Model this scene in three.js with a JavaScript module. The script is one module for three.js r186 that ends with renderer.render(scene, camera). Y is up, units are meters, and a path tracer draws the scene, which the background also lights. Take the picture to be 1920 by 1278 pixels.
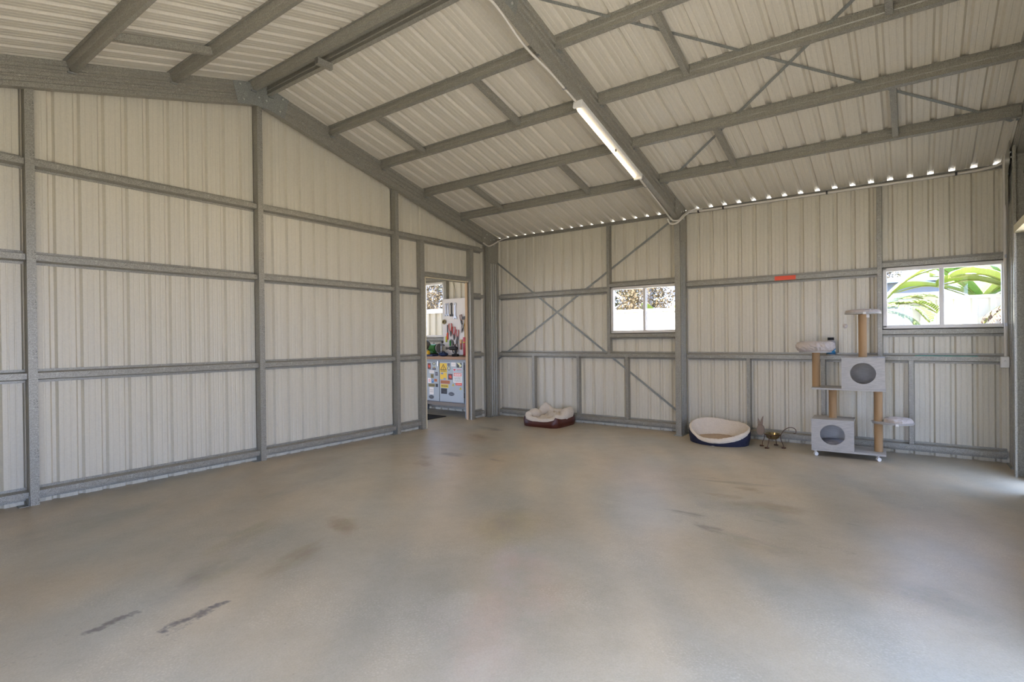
import * as THREE from 'three';
import { RoundedBoxGeometry } from 'three/addons/geometries/RoundedBoxGeometry.js';
import { mergeGeometries } from 'three/addons/utils/BufferGeometryUtils.js';
import { RectAreaLightUniformsLib } from 'three/addons/lights/RectAreaLightUniformsLib.js';
import { createNoise2D, createNoise3D } from 'simplex-noise';

// ---------------------------------------------------------------- camera, sky, sun, exposure
const scene = new THREE.Scene();
const renderer = new THREE.WebGLRenderer({ antialias: true });
renderer.toneMapping = THREE.LinearToneMapping;
renderer.toneMappingExposure = 4.28;
renderer.shadowMap.enabled = true;
RectAreaLightUniformsLib.init();

const camera = new THREE.PerspectiveCamera(2 * Math.atan(639 / 1016.9) * 180 / Math.PI, 1920 / 1278, 0.05, 400);
{
  const yaw = -0.6366, pitch = -0.0048, roll = -0.0112, eye = new THREE.Vector3(6.203, 1.412, 7.85);
  const F = new THREE.Vector3(Math.sin(yaw) * Math.cos(pitch), Math.sin(pitch), -Math.cos(yaw) * Math.cos(pitch));
  const R = new THREE.Vector3().crossVectors(F, new THREE.Vector3(0, 1, 0)).normalize(), U = new THREE.Vector3().crossVectors(R, F);
  camera.position.copy(eye);
  camera.up.copy(U).multiplyScalar(Math.cos(roll)).addScaledVector(R, -Math.sin(roll));
  camera.lookAt(eye.clone().add(F));
}
const sunDir = new THREE.Vector3(-0.10, 0.72, 0.68).normalize();
const skyTex = (() => { // hazy tropical sky: pale blue above, whiter towards the horizon, brighter round the sun
  const W = 256, H = 128, d = new Float32Array(W * H * 4), v = new THREE.Vector3();
  for (let y = 0, k = 0; y < H; y++) for (let x = 0; x < W; x++, k += 4) {
    const up = ((y + 0.5) / H - 0.5) * Math.PI, az = ((x + 0.5) / W - 0.5) * 2 * Math.PI; v.set(Math.cos(az) * Math.cos(up), Math.sin(up), Math.sin(az) * Math.cos(up));
    const t = Math.pow(Math.max(0, v.y), 0.55), glow = 0.35 * Math.pow(Math.max(0, v.dot(sunDir)), 8);
    d[k] = (1.03 - 0.27 * t) + glow; d[k + 1] = (1.24 - 0.12 * t) + glow * 0.97; d[k + 2] = (1.88 + 0.08 * t) + glow * 0.9; d[k + 3] = 1;
  }
  const t = new THREE.DataTexture(d, W, H, THREE.RGBAFormat, THREE.FloatType); t.mapping = THREE.EquirectangularReflectionMapping; t.magFilter = t.minFilter = THREE.LinearFilter; t.needsUpdate = true; return t;
})();
scene.background = skyTex; scene.environment = skyTex;
const sun = new THREE.DirectionalLight(new THREE.Color(1.0, 0.96, 0.88), 8);
sun.position.copy(sunDir).multiplyScalar(40); sun.target.position.set(3, 0, 3);
sun.castShadow = true; sun.shadow.mapSize.set(4096, 4096);
Object.assign(sun.shadow.camera, { left: -16, right: 16, top: 16, bottom: -16, near: 1, far: 90 });
scene.add(sun, sun.target);

// ---------------------------------------------------------------- helpers
let seed = 20240;
const rnd = () => { seed = (seed + 0x6d2b79f5) | 0; let t = Math.imul(seed ^ (seed >>> 15), 1 | seed); t = (t + Math.imul(t ^ (t >>> 7), 61 | t)) ^ t; return ((t ^ (t >>> 14)) >>> 0) / 4294967296; };
const rr = (a, b) => a + (b - a) * rnd();
const n2 = createNoise2D(rnd), n3 = createNoise3D(rnd);
const V = (x, y, z) => new THREE.Vector3(x, y, z);
const taken = new Map();
const numbered = (n) => { const k = taken.get(n) ?? 0; taken.set(n, k + 1); return k ? n + '_' + String(k).padStart(3, '0') : n; };
function shade(o) { o.traverse((c) => { if (c.isMesh) { c.castShadow = true; c.receiveShadow = true; } }); return o; }
function tag(o, label, category, group, kind) {
  o.userData.label = label; if (category) o.userData.category = category;
  if (group) o.userData.group = group;
  if (kind) o.userData.kind = kind;
  return o;
}
function thing(name, label, category, pos = [0, 0, 0], turn = 0, group) {
  const g = new THREE.Group(); g.name = numbered(name); g.position.set(...pos); g.rotation.y = turn; scene.add(g);
  return tag(g, label, category, group);
}
function structure(name, label, pos) { const g = thing(name, label, null, pos); g.userData.kind = 'structure'; return g; }
function part(name, geo, mat, parent, label) {
  const list = Array.isArray(geo) ? geo : [geo];
  const g = list.length > 1 ? mergeGeometries(list.map((k) => { const c = k.index ? k.toNonIndexed() : k; for (const a of Object.keys(c.attributes)) if (!['position', 'normal', 'uv'].includes(a)) c.deleteAttribute(a); return c; })) : list[0];
  const m = new THREE.Mesh(g, mat); m.name = name; m.castShadow = m.receiveShadow = true;
  if (label) m.userData.label = label;
  parent.add(m); return m;
}
function single(name, geo, mat, label, category, pos, turn = 0, group) {
  const m = part(numbered(name), geo, mat, scene); m.position.set(...(pos ?? [0, 0, 0])); m.rotation.y = turn;
  return tag(m, label, category, group);
}
const box = (w, h, d, x = 0, y = 0, z = 0) => new THREE.BoxGeometry(w, h, d).translate(x, y, z);
const rbox = (w, h, d, x = 0, y = 0, z = 0, r = 0.006, s = 2) => new RoundedBoxGeometry(w, h, d, s, Math.min(r, w / 2.01, h / 2.01, d / 2.01)).translate(x, y, z);
const cyl = (r1, r2, h, x = 0, y = 0, z = 0, n = 20) => new THREE.CylinderGeometry(r1, r2, h, n).translate(x, y, z);
const tube = (pts, r, n = 40, k = 8) => new THREE.TubeGeometry(new THREE.CatmullRomCurve3(pts.map((p) => V(...p)), false, 'centripetal'), n, r, k);
function ends(pts, r) { return pts.map((p) => new THREE.SphereGeometry(r, 8, 6).translate(...p)); }
// a thin-walled profile (p, q) swept from a to b; q points along "face", p = along x q; uv in metres
function sweep(prof, a, b, face) {
  const w = b.clone().sub(a), L = w.length(); w.normalize();
  const q = face.clone().addScaledVector(w, -face.dot(w)).normalize(), p = new THREE.Vector3().crossVectors(w, q);
  const pos = [], uv = [], idx = [], n = prof.length; let per = 0;
  const at = (i, t) => a.clone().addScaledVector(w, t * L).addScaledVector(p, prof[i][0]).addScaledVector(q, prof[i][1]);
  const area = prof.reduce((s, v, i) => { const u = prof[(i + 1) % n]; return s + v[0] * u[1] - u[0] * v[1]; }, 0);
  for (let i = 0; i < n; i++) {
    const j = (i + 1) % n, l = Math.hypot(prof[j][0] - prof[i][0], prof[j][1] - prof[i][1]), k = pos.length / 3;
    for (const [e, t, s] of [[i, 0, per], [j, 0, per + l], [j, 1, per + l], [i, 1, per]]) { pos.push(...at(e, t).toArray()); uv.push(t * L + a.x * 0.37 + a.z * 0.53 + a.y * 0.71, s); }
    if (area > 0) idx.push(k, k + 1, k + 2, k, k + 2, k + 3); else idx.push(k, k + 2, k + 1, k, k + 3, k + 2);
    per += l;
  }
  const tris = THREE.ShapeUtils.triangulateShape(prof.map((v) => new THREE.Vector2(...v)), []);
  for (const t of [0, 1]) {
    const k = pos.length / 3;
    for (let i = 0; i < n; i++) { pos.push(...at(i, t).toArray()); uv.push(prof[i][0], prof[i][1]); }
    for (const f of tris) { const [x, y, z] = f; idx.push(k + x, k + (t ? y : z), k + (t ? z : y)); }
  }
  const g = new THREE.BufferGeometry();
  g.setAttribute('position', new THREE.Float32BufferAttribute(pos, 3)); g.setAttribute('uv', new THREE.Float32BufferAttribute(uv, 2)); g.setIndex(idx);
  const o = g.toNonIndexed(); o.computeVertexNormals(); return o;
}
const TH = 0.003;
const cee = (d, b, l = 0.016, t = TH) => [[0, 0], [b, 0], [b, l], [b - t, l], [b - t, t], [t, t], [t, d - t], [b - t, d - t], [b - t, d - l], [b, d - l], [b, d], [0, d]];
function ceeSwaged(d, b, l = 0.02, t = TH) {      // C section with two grooves rolled into its web
  const o = [[0, d]], inn = [];
  for (const c of [0.74, 0.5, 0.26]) for (const [e, s] of [[0.022, 0], [0.014, 0.013], [-0.014, 0.013], [-0.022, 0]]) o.push([s, c * d + e]);
  for (const c of [0.26, 0.5, 0.74]) for (const [e, s] of [[-0.022, 0], [-0.014, 0.013], [0.014, 0.013], [0.022, 0]]) inn.push([s + t, c * d + e]);
  return [...o, [0, 0], [b, 0], [b, l], [b - t, l], [b - t, t], [t, t], ...inn, [t, d - t], [b - t, d - t], [b - t, d - l], [b, d - l], [b, d]];
}
function hat(D, crown, base, foot, t = TH, step = 0) { // top hat: feet at q = 0, crown at q = D
  const c = crown / 2, b = base / 2, m = (b + c) / 2, half = (s) => step ? [[s * (b), t], [s * (m + step), D * 0.52], [s * (m - step), D * 0.46 + 0.012], [s * c, D]] : [[s * b, t], [s * c, D]];
  const R = [[b + foot, 0], [b + foot, t], ...half(1)], L = half(-1).reverse();
  const inner = step ? [[-(b - t), 0], [-(m + step - t), D * 0.52 - t], [-(m - step - t), D * 0.46 + 0.012 - t], [-(c - t), D - t], [c - t, D - t], [m - step - t, D * 0.46 + 0.012 - t], [m + step - t, D * 0.52 - t], [b - t, 0]] : [[-(b - t), 0], [-(c - t), D - t], [c - t, D - t], [b - t, 0]];
  return [...R, ...L, [-b - foot, t], [-b - foot, 0], ...inner];
}
const rect = (w, h) => [[-w / 2, 0], [w / 2, 0], [w / 2, h], [-w / 2, h]];
// surface from a function of (u, v) in 0..1
function surf(f, nu, nv, closeU = false) {
  const pos = [], uv = [], idx = [];
  for (let j = 0; j <= nv; j++) for (let i = 0; i <= nu; i++) { const p = f(closeU && i === nu ? 0 : i / nu, j / nv); pos.push(...p); uv.push(i / nu, j / nv); }
  for (let j = 0; j < nv; j++) for (let i = 0; i < nu; i++) { const a = j * (nu + 1) + i, b = a + 1, c = a + nu + 1, d = c + 1; idx.push(a, b, d, a, d, c); }
  const g = new THREE.BufferGeometry();
  g.setAttribute('position', new THREE.Float32BufferAttribute(pos, 3)); g.setAttribute('uv', new THREE.Float32BufferAttribute(uv, 2)); g.setIndex(idx); g.computeVertexNormals();
  if (closeU) { const N = g.attributes.normal; for (let j = 0; j <= nv; j++) { const a = j * (nu + 1), b = a + nu, m = V(N.getX(a) + N.getX(b), N.getY(a) + N.getY(b), N.getZ(a) + N.getZ(b)).normalize(); N.setXYZ(a, m.x, m.y, m.z); N.setXYZ(b, m.x, m.y, m.z); } }
  return g;
}
function extrude(pts, depth, bevel = 0, curve = 6) {
  const s = pts instanceof THREE.Shape ? pts : new THREE.Shape(pts.map((p) => new THREE.Vector2(...p)));
  return new THREE.ExtrudeGeometry(s, { depth, bevelEnabled: bevel > 0, bevelSize: bevel, bevelThickness: bevel, bevelSegments: 2, curveSegments: curve }).translate(0, 0, -depth / 2);
}

// ---------------------------------------------------------------- textures and materials
function dataTex(w, h, f, srgb = true) {
  const d = new Uint8Array(w * h * 4);
  for (let y = 0, k = 0; y < h; y++) for (let x = 0; x < w; x++, k += 4) { const c = f(x, y); d[k] = c[0]; d[k + 1] = c[1]; d[k + 2] = c[2]; d[k + 3] = 255; }
  const t = new THREE.DataTexture(d, w, h); t.wrapS = t.wrapT = THREE.RepeatWrapping; t.magFilter = THREE.LinearFilter; t.minFilter = THREE.LinearMipmapLinearFilter; t.generateMipmaps = true;
  if (srgb) t.colorSpace = THREE.SRGBColorSpace; t.needsUpdate = true; return t;
}
const wrapN = (x, y, W, f, o = 0) => { // tileable noise
  const a = x / W * 2 * Math.PI, b = y / W * 2 * Math.PI; return n3(Math.cos(a) * f + o, Math.sin(a) * f + Math.cos(b) * f, Math.sin(b) * f + o);
};
const clamp = (x, a = 0, b = 255) => Math.max(a, Math.min(b, x));
const galvTex = dataTex(512, 512, (x, y) => {        // spangle of zinc: pale ground with dark flecks
  const a = wrapN(x, y, 512, 9), b = wrapN(x, y, 512, 17, 5), c = wrapN(x, y, 512, 3, 9), e = wrapN(x, y, 512, 30, 2);
  let v = 200 + 12 * a + 8 * e + 8 * c + rr(-8, 8);
  if (b + 0.35 * a > 0.5) v -= 88; else if (b + 0.35 * a > 0.36) v -= 40; else if (b - 0.5 * a < -0.62) v += 22;
  return [v, v, v * 0.975].map((k) => clamp(k));
});
galvTex.repeat.set(2.3, 2.3);
const M = {};
const std = (o) => new THREE.MeshStandardMaterial(o);
M.galv = std({ color: 0xcfcabf, map: galvTex, metalness: 0.22, roughness: 0.4 });
M.plate = std({ color: 0xc8cac6, map: galvTex, metalness: 0.3, roughness: 0.5 });
M.bolt = std({ color: 0xd8d8d4, metalness: 0.8, roughness: 0.35 });
const sheetTex = dataTex(256, 256, (x, y) => { const v = 244 + 4 * wrapN(x, y, 256, 4) + 3 * n2(x * 0.13, 1) + rr(-3, 3); return [clamp(v), clamp(v), clamp(v)]; });
M.sheet = std({ color: 0xdcd4bf, map: sheetTex, roughness: 0.36, metalness: 0 });
M.roof = std({ color: 0xe2dac8, map: sheetTex, roughness: 0.32 });
M.alu = std({ color: 0xdedad2, roughness: 0.4, metalness: 0.1 });
M.glass = new THREE.MeshPhysicalMaterial({ color: 0xffffff, transmission: 1, roughness: 0, thickness: 0, ior: 1.45 });
M.pvc = std({ color: 0xd9d2c6, roughness: 0.45 });
M.white = std({ color: 0xece9e2, roughness: 0.4 });
M.cream = std({ color: 0xd9cfae, roughness: 0.45 });
M.timber = std({ color: 0xb89c7a, roughness: 0.7 });
M.black = std({ color: 0x151515, roughness: 0.6 });
M.rubber = std({ color: 0x0c0c0d, roughness: 0.85 });
M.steel = std({ color: 0xb8b8b8, roughness: 0.32, metalness: 0.9 });
M.darksteel = std({ color: 0x4a4744, roughness: 0.45, metalness: 0.7 });
const col = (c, r = 0.55, m = 0) => std({ color: c, roughness: r, metalness: m });

// ---------------------------------------------------------------- dimensions of the shed
const X0 = -3.6, X1 = 7.15, ZB = 8.975, ZS = -0.075, RZ = 4.45, APEX = 4.44, TAN = 0.263, PITCH = 0.1905;
const yr = (z) => APEX - TAN * Math.abs(z - RZ);                  // underside of the roof pans
const PROFILE = [];                                                // one pitch of the ribbed sheet: [along, out]
for (const [u, d] of [[-0.03, 0], [-0.0125, 0.029], [0.0125, 0.029], [0.03, 0], [0.062, 0], [0.066, 0.0022], [0.074, 0.0022], [0.078, 0], [0.112, 0], [0.116, 0.0022], [0.124, 0.0022], [0.128, 0]]) PROFILE.push([u, d]);
// ribbed sheet between u0 and u1 (phase: a rib's centre); spans(u) lists the [y0, y1] pieces left by openings
function ribbed(u0, u1, phase, spans, place, cuts = []) {
  const us = new Set([u0, u1]);
  for (let k = Math.floor((u0 - phase) / PITCH) - 1; k <= (u1 - phase) / PITCH + 1; k++) for (const [u] of PROFILE) { const s = phase + k * PITCH + u; if (s > u0 + 1e-4 && s < u1 - 1e-4) us.add(s); }
  for (const c of cuts) if (c > u0 + 1e-4 && c < u1 - 1e-4) us.add(c);
  const out = (u) => { let f = (((u - phase + 0.03) % PITCH) + PITCH) % PITCH - 0.03; for (let i = 0; i < PROFILE.length; i++) { const a = PROFILE[i], b = PROFILE[i + 1] ?? [PITCH - 0.03, 0]; if (f >= a[0] - 1e-6 && f <= b[0] + 1e-6) return a[1] + (b[1] - a[1]) * (f - a[0]) / Math.max(b[0] - a[0], 1e-6); } return 0; };
  const list = [...us].sort((a, b) => a - b), pos = [], uv = [];
  for (let i = 0; i + 1 < list.length; i++) {
    const a = list[i], b = list[i + 1], da = out(a + 1e-5), db = out(b - 1e-5);
    for (const [lo, hi] of spans((a + b) / 2)) {
      const q = [[a, lo(a), da], [b, lo(b), db], [b, hi(b), db], [a, hi(a), da]];
      for (const k of [0, 1, 2, 0, 2, 3]) { pos.push(...place(...q[k])); uv.push(q[k][0] * 2, q[k][1] * 2); }
    }
  }
  const g = new THREE.BufferGeometry();
  g.setAttribute('position', new THREE.Float32BufferAttribute(pos, 3)); g.setAttribute('uv', new THREE.Float32BufferAttribute(uv, 2)); g.computeVertexNormals(); return g;
}
function cladding(parent, u0, u1, phase, top, holes, place) {
  const SHEET = PITCH * 4; let first = phase - PITCH * 0.5 + Math.ceil((u0 - phase) / SHEET) * SHEET;
  const edges = [u0]; for (let e = first; e < u1 - 0.05; e += SHEET) if (e > u0 + 0.05) edges.push(e); edges.push(u1);
  const cuts = holes.flatMap((h) => [h[0], h[1]]).concat(RZ);
  for (let i = 0; i + 1 < edges.length; i++) {
    const spans = (u) => {
      let from = () => 0; const out = [];
      for (const h of holes.filter((h) => u > h[0] && u < h[1]).sort((a, b) => a[2] - b[2])) { const f = from; if (h[2] > 0.001) out.push([f, () => h[2]]); from = () => h[3]; }
      const f = from; out.push([f, top]); return out;
    };
    part('cladding_sheet', ribbed(edges[i], edges[i + 1], phase, spans, place, cuts), M.sheet, parent);
  }
}

// ---------------------------------------------------------------- floor
function floorTexture() {
  const W = 2048, H = 1700, c = document.createElement('canvas'); c.width = W; c.height = H; const g = c.getContext('2d');
  const px = (x) => (x - X0) / (X1 - X0) * W, pz = (z) => (z + 0.1) / 9.1 * H, S = W / (X1 - X0);
  const im = g.createImageData(W, H), d = im.data;
  for (let y = 0, k = 0; y < H; y++) for (let x = 0; x < W; x++, k += 4) {
    const X = x / S, Z = y / H * 9.1, s = X * 0.55 + Z * 0.83, t = X * 0.83 - Z * 0.55;
    const a = n2(X * 0.45, Z * 0.45), b = n2(s * 0.5 + 9, t * 2.1), e = n2(X * 3.3, Z * 3.3 + 40), f = n2(X * 12, Z * 12 + 7), sp = n2(X * 60, Z * 60);
    let v = 178 + 7 * a + 5.5 * b + 3 * e + 2.2 * f + 2.5 * sp + rr(-5, 5); const warm = 4 * n2(X * 0.7 + 30, Z * 0.7) + 3 * b;
    if (n2(X * 1.1 + 80, Z * 1.1) > 0.35 && sp > 0.55) v += 10;
    if (rnd() < 0.0006) v += rr(-40, 25);
    d[k] = clamp(v - 3 + warm); d[k + 1] = clamp(v - 14); d[k + 2] = clamp(v - 36 - warm); d[k + 3] = 255;
  }
  g.putImageData(im, 0, 0);
  const blot = (x, z, rx, rz, ang, rgb, al, n = 60) => { // a stain: ragged heap of small dabs
    for (let i = 0; i < n; i++) { const q = rr(0, 6.28), r = Math.sqrt(rnd()) * (0.75 + 0.35 * n2(q * 0.9 + x, z)); const ex = Math.cos(q) * r * rx, ez = Math.sin(q) * r * rz, X = x + ex * Math.cos(ang) - ez * Math.sin(ang), Z = z + ex * Math.sin(ang) + ez * Math.cos(ang);
      g.fillStyle = `rgba(${rgb},${al * rr(0.4, 1)})`; g.beginPath(); g.ellipse(px(X), pz(Z), S * rr(0.15, 0.45) * rx, S * rr(0.15, 0.45) * rz, ang, 0, 7); g.fill(); }
  };
  const crack = (pts, rgb, al, w, jit = 0.02) => { // ragged line
    for (let i = 0; i + 1 < pts.length; i++) { const [a, b] = [pts[i], pts[i + 1]], L = Math.hypot(b[0] - a[0], b[1] - a[1]), n = Math.ceil(L / 0.007);
      for (let k = 0; k < n; k++) { const f = k / n, X = a[0] + (b[0] - a[0]) * f + jit * n2(f * 6 + i * 9, a[0] * 5), Z = a[1] + (b[1] - a[1]) * f + jit * n2(f * 6 + i * 9, a[1] * 5 + 50);
        const m = w > 0.009 ? 7 : 2, fat = 0.35 + 0.9 * Math.abs(n2(X * 9, Z * 9)); if (n2(X * 22, Z * 22 + 5) < -0.45) continue;
        for (let e = 0; e < m; e++) { g.fillStyle = `rgba(${rgb},${al * rr(0.15, 0.75)})`; g.beginPath(); g.arc(px(X + rr(-1, 1) * w * fat * 1.5), pz(Z + rr(-1, 1) * w * fat * 1.5), S * w * rr(0.12, 0.5), 0, 7); g.fill(); } } }
  };
  const brown = '118,92,60', dark = '92,82,72', grey = '112,104,98';
  blot(2.69, 5.31, 0.24, 0.13, 0.4, brown, 0.05); blot(2.95, 5.85, 0.3, 0.12, 1.2, brown, 0.04); blot(2.75, 6.3, 0.3, 0.15, 1.3, dark, 0.03);
  blot(2.25, 5.8, 0.4, 0.14, 1.1, dark, 0.025); blot(1.68, 2.96, 0.22, 0.1, 0, dark, 0.075); blot(1.72, 3.5, 0.2, 0.1, 0.5, brown, 0.06); blot(1.5, 3.25, 0.14, 0.07, 0.5, brown, 0.05);
  blot(5.0, 3.8, 0.13, 0.06, 0.3, dark, 0.07); blot(4.85, 2.9, 0.16, 0.08, 0, brown, 0.05); blot(4.95, 2.55, 0.12, 0.08, 0, brown, 0.05); blot(5.27, 3.0, 0.32, 0.14, 0, brown, 0.04); blot(5.1, 3.2, 0.5, 0.3, 0.3, dark, 0.02);
  blot(4.75, 3.55, 0.2, 0.05, 0, dark, 0.06); blot(5.3, 3.9, 0.3, 0.15, 0.2, dark, 0.03); blot(4.83, 2.4, 0.4, 0.06, -0.2, dark, 0.035); blot(1.2, 1.9, 0.4, 0.18, 0.6, brown, 0.05); blot(0.9, 1.25, 0.35, 0.14, 0.2, dark, 0.06); blot(2.3, 2.9, 0.16, 0.08, 0.2, dark, 0.04);
  blot(4.3, 5.2, 0.55, 0.35, 1.0, '214,206,200', 0.02); blot(4.5, 5.8, 0.7, 0.35, 1.0, '214,206,200', 0.016); blot(3.7, 4.6, 0.6, 0.3, 1.0, brown, 0.014); blot(6.2, 4.2, 0.35, 0.2, 0, dark, 0.02); blot(1.4, 4.8, 0.6, 0.2, 1.2, dark, 0.02); blot(0.7, 4.2, 0.6, 0.2, 1.4, brown, 0.02); blot(1.0, 6.4, 0.7, 0.25, 1.4, dark, 0.018);
  for (let i = 0; i < 26; i++) blot(rr(4.4, 5.9), rr(2.2, 3.9), rr(0.03, 0.09), rr(0.02, 0.04), 0, dark, 0.05, 14);
  for (let i = 0; i < 14; i++) blot(rr(1.2, 2.3), rr(2.6, 3.7), rr(0.03, 0.08), rr(0.02, 0.05), 0.3, dark, 0.05, 14);
  // old tyre scuffs, dark in the middle with a ring round them
  for (let k = 0; k < 3; k++) { crack([[3.2, 6.42], [3.19, 6.5], [3.24, 6.6], [3.21, 6.68], [3.25, 6.76]], grey, 0.5, 0.017, 0.016); crack([[2.93, 6.76], [2.92, 6.84], [2.96, 6.92], [2.95, 6.99]], grey, 0.5, 0.018, 0.014); }
  crack([[3.23, 6.5], [3.28, 6.66], [3.3, 6.78]], grey, 0.42, 0.01, 0.014); crack([[3.19, 6.44], [3.3, 6.58], [3.38, 6.77], [3.37, 6.88], [3.28, 6.88], [3.19, 6.72]], grey, 0.42, 0.0065, 0.01);
  crack([[2.9, 6.76], [2.96, 7.02], [3.0, 7.16], [2.98, 7.32]], grey, 0.42, 0.008, 0.012); crack([[2.92, 6.84], [2.88, 7.0], [2.93, 7.2], [2.95, 7.34]], grey, 0.4, 0.007, 0.012);
  crack([[2.6, 6.0], [2.75, 5.9], [3.0, 5.62]], dark, 0.28, 0.0035, 0.02); crack([[2.98, 6.0], [3.05, 5.94]], grey, 0.3, 0.008); crack([[2.3, 5.86], [2.34, 5.78]], dark, 0.3, 0.006);
  crack([[0.5, 3.5], [2.5, 3.6], [3.6, 3.55], [4.3, 3.57], [4.65, 3.6], [5.0, 3.585]], dark, 0.34, 0.0055, 0.018); crack([[4.1, 3.56], [4.6, 3.59]], dark, 0.35, 0.009, 0.012); crack([[5.3, 3.62], [6.1, 3.74], [6.9, 3.68]], dark, 0.3, 0.0042, 0.014);
  crack([[4.0, 5.5], [4.26, 5.88], [4.5, 5.95]], '206,200,190', 0.35, 0.0035, 0.02); crack([[4.7, 6.0], [4.88, 5.94], [5.07, 5.9], [5.4, 5.95]], dark, 0.34, 0.004, 0.02); crack([[4.2, 6.1], [4.4, 5.7]], '206,200,190', 0.3, 0.003, 0.02);
  const t = new THREE.CanvasTexture(c); t.colorSpace = THREE.SRGBColorSpace; t.flipY = false; t.wrapS = t.wrapT = THREE.ClampToEdgeWrapping; return t;
}
const grain = dataTex(256, 256, (x, y) => { const v = 128 + 60 * wrapN(x, y, 256, 14) + rr(-40, 40); return [v, v, v]; }, false); grain.repeat.set(14, 12);
const roughTex = dataTex(512, 512, (x, y) => { const v = 128 + 10 * wrapN(x, y, 512, 2.2) + 6 * wrapN(x, y, 512, 7, 3); return [0, clamp(v), 0]; }, false); roughTex.repeat.set(2.5, 2.2);
M.concrete = std({ map: floorTexture(), roughness: 0.72, roughnessMap: roughTex, bumpMap: grain, bumpScale: 0.0006 });
{
  const g = new THREE.BoxGeometry(X1 - X0 + 0.2, 0.15, 9.25).translate((X0 + X1) / 2, -0.075, 4.45), p = g.attributes.position, u = g.attributes.uv;
  for (let i = 0; i < p.count; i++) u.setXY(i, (p.getX(i) - X0) / (X1 - X0), (p.getZ(i) + 0.1) / 9.1);
  const f = part('floor', g, M.concrete, scene); tag(f, 'stained bare concrete slab floor of the shed', null, null, 'structure');
}

// ---------------------------------------------------------------- walls: cladding, girts, mullions, posts, straps
const girtProf = hat(0.072, 0.052, 0.074, 0.022), postProf = hat(0.066, 0.046, 0.06, 0.0);
const WR = structure('wall_right', 'long cream ribbed metal side wall with two small windows');
const WIN = [[2.345, 3.455, 1.475, 2.2], [5.915, 7.02, 1.475, 2.2], [-2.42, -1.29, 1.45, 2.55]];
cladding(WR, X0 - 0.02, X1, 3.71, () => yr(ZS) + 0.0, WIN, (u, y, d) => [u, y, ZS - d]);
const girtX = (x0, x1, y) => part('girt', sweep(girtProf, V(x0, y, ZS), V(x1, y, ZS), V(0, 0, 1)), M.galv, WR);
for (const [a, b] of [[0.1, 3.475], [3.558, 7.02], [X0, -0.02]]) girtX(a, b, 1.128);
girtX(0.1, 2.29, 2.165); girtX(3.558, 5.862, 2.165); girtX(2.335, 3.475, 2.235); girtX(5.91, 7.02, 2.235); girtX(2.335, 3.475, 1.437); girtX(5.91, 7.02, 1.437);
for (const [a, b] of [[0.1, 3.475], [3.558, 7.02], [X0, -0.02]]) girtX(a, b, 0.095);
girtX(-2.5, -1.2, 2.62); girtX(-2.5, -1.2, 1.41);
const postX = (x, y0, y1, w = 1) => part('post', sweep(postProf.map(([p, q]) => [p * w, q]), V(x, y0, ZS), V(x, y1, ZS), V(0, 0, 1)), M.galv, WR);
for (const x of [0.85, 1.74, 2.61, 4.395, 5.285, 6.185]) postX(x, 0.125, 1.1);
const EH = yr(0) - 0.08;
for (const x of [2.312, 5.886]) part('mullion', sweep(hat(0.078, 0.046, 0.06, 0), V(x, 1.155, ZS), V(x, EH, ZS), V(0, 0, 1)), M.galv, WR);
for (const x of [-1.235, -2.47]) part('mullion', sweep(hat(0.078, 0.06, 0.07, 0), V(x, 1.155, ZS), V(x, EH, ZS), V(0, 0, 1)), M.galv, WR);
// eave strut: channel along the top of the wall
for (const [a, b] of [[0.1, 3.475], [3.558, 7.02], [X0, -0.02]]) part('eave_strut', sweep(cee(0.05, 0.03, 0.008), V(a, yr(0) - 0.092, 0), V(b, yr(0) - 0.092, 0), V(0, 1, 0)), M.galv, WR);
const strap = (a, b, face, parent) => part('brace_strap', sweep(rect(0.032, 0.0015), a, b, face), M.plate, parent);
strap(V(0.0, 2.83, -0.068), V(3.46, 0.255, -0.068), V(0, 0, 1), WR); strap(V(-0.03, 0.99, -0.066), V(3.46, 3.22, -0.066), V(0, 0, 1), WR);
{ // orange tape round the girt
  const tape = part('orange_tape', sweep(rect(0.056, 0.001), V(4.735, 2.165, 0.0), V(4.985, 2.165, 0.0), V(0, 0, 1)), col(0xe8593a, 0.5), WR, 'orange-red tape wrapped on the girt'); tape.position.z = -0.0026;
}

const WL = structure('wall_left', 'tall cream ribbed metal gable wall with galvanised girts');
const DOOR = [0.70, 1.765, 0, 2.405];
cladding(WL, ZS, ZB, 6.363, (z) => yr(z) - 0.004, [DOOR], (u, y, d) => [-0.075 - d, y, u]);
const girtZ = (z0, z1, y, p = WL, x = -0.075, s = 1) => part('girt', sweep(girtProf, V(x, y, z0), V(x, y, z1), V(s, 0, 0)), M.galv, p);
const MZ = [2.345, 4.45, 6.53];
for (const [y, list] of [[0.092, [[0.3, 0.585], [1.87, 8.6]]], [1.128, [[0.3, 0.585], [1.87, 8.6]]], [2.17, [[0.3, 0.585], [1.87, 8.6]]], [3.003, [[0.3, 8.6]]], [2.44, [[0.66, 1.8]]]])
  for (const [a, b] of list) { let s = a; for (const m of MZ) if (m > a && m < b) { girtZ(s, m - 0.034, y); s = m + 0.034; } girtZ(s, b, y); }
const mull = (z, y0, y1, d, w, parent = WL) => part('mullion', sweep(cee(d, w, 0.014), V(-0.075, y0, z + w / 2), V(-0.075, y1, z + w / 2), V(1, 0, 0)), M.galv, parent);
for (const z of MZ) {
  mull(z, 0, yr(z) - 0.22, 0.1, 0.064);
  part('base_bracket', sweep([[0, 0], [0.07, 0], [0.07, 0.004], [0.004, 0.004], [0.004, 0.09], [0, 0.09]], V(-0.07, 0, z + 0.036), V(0.02, 0, z + 0.036), V(0, 1, 0)), M.plate, WL);
}
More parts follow.
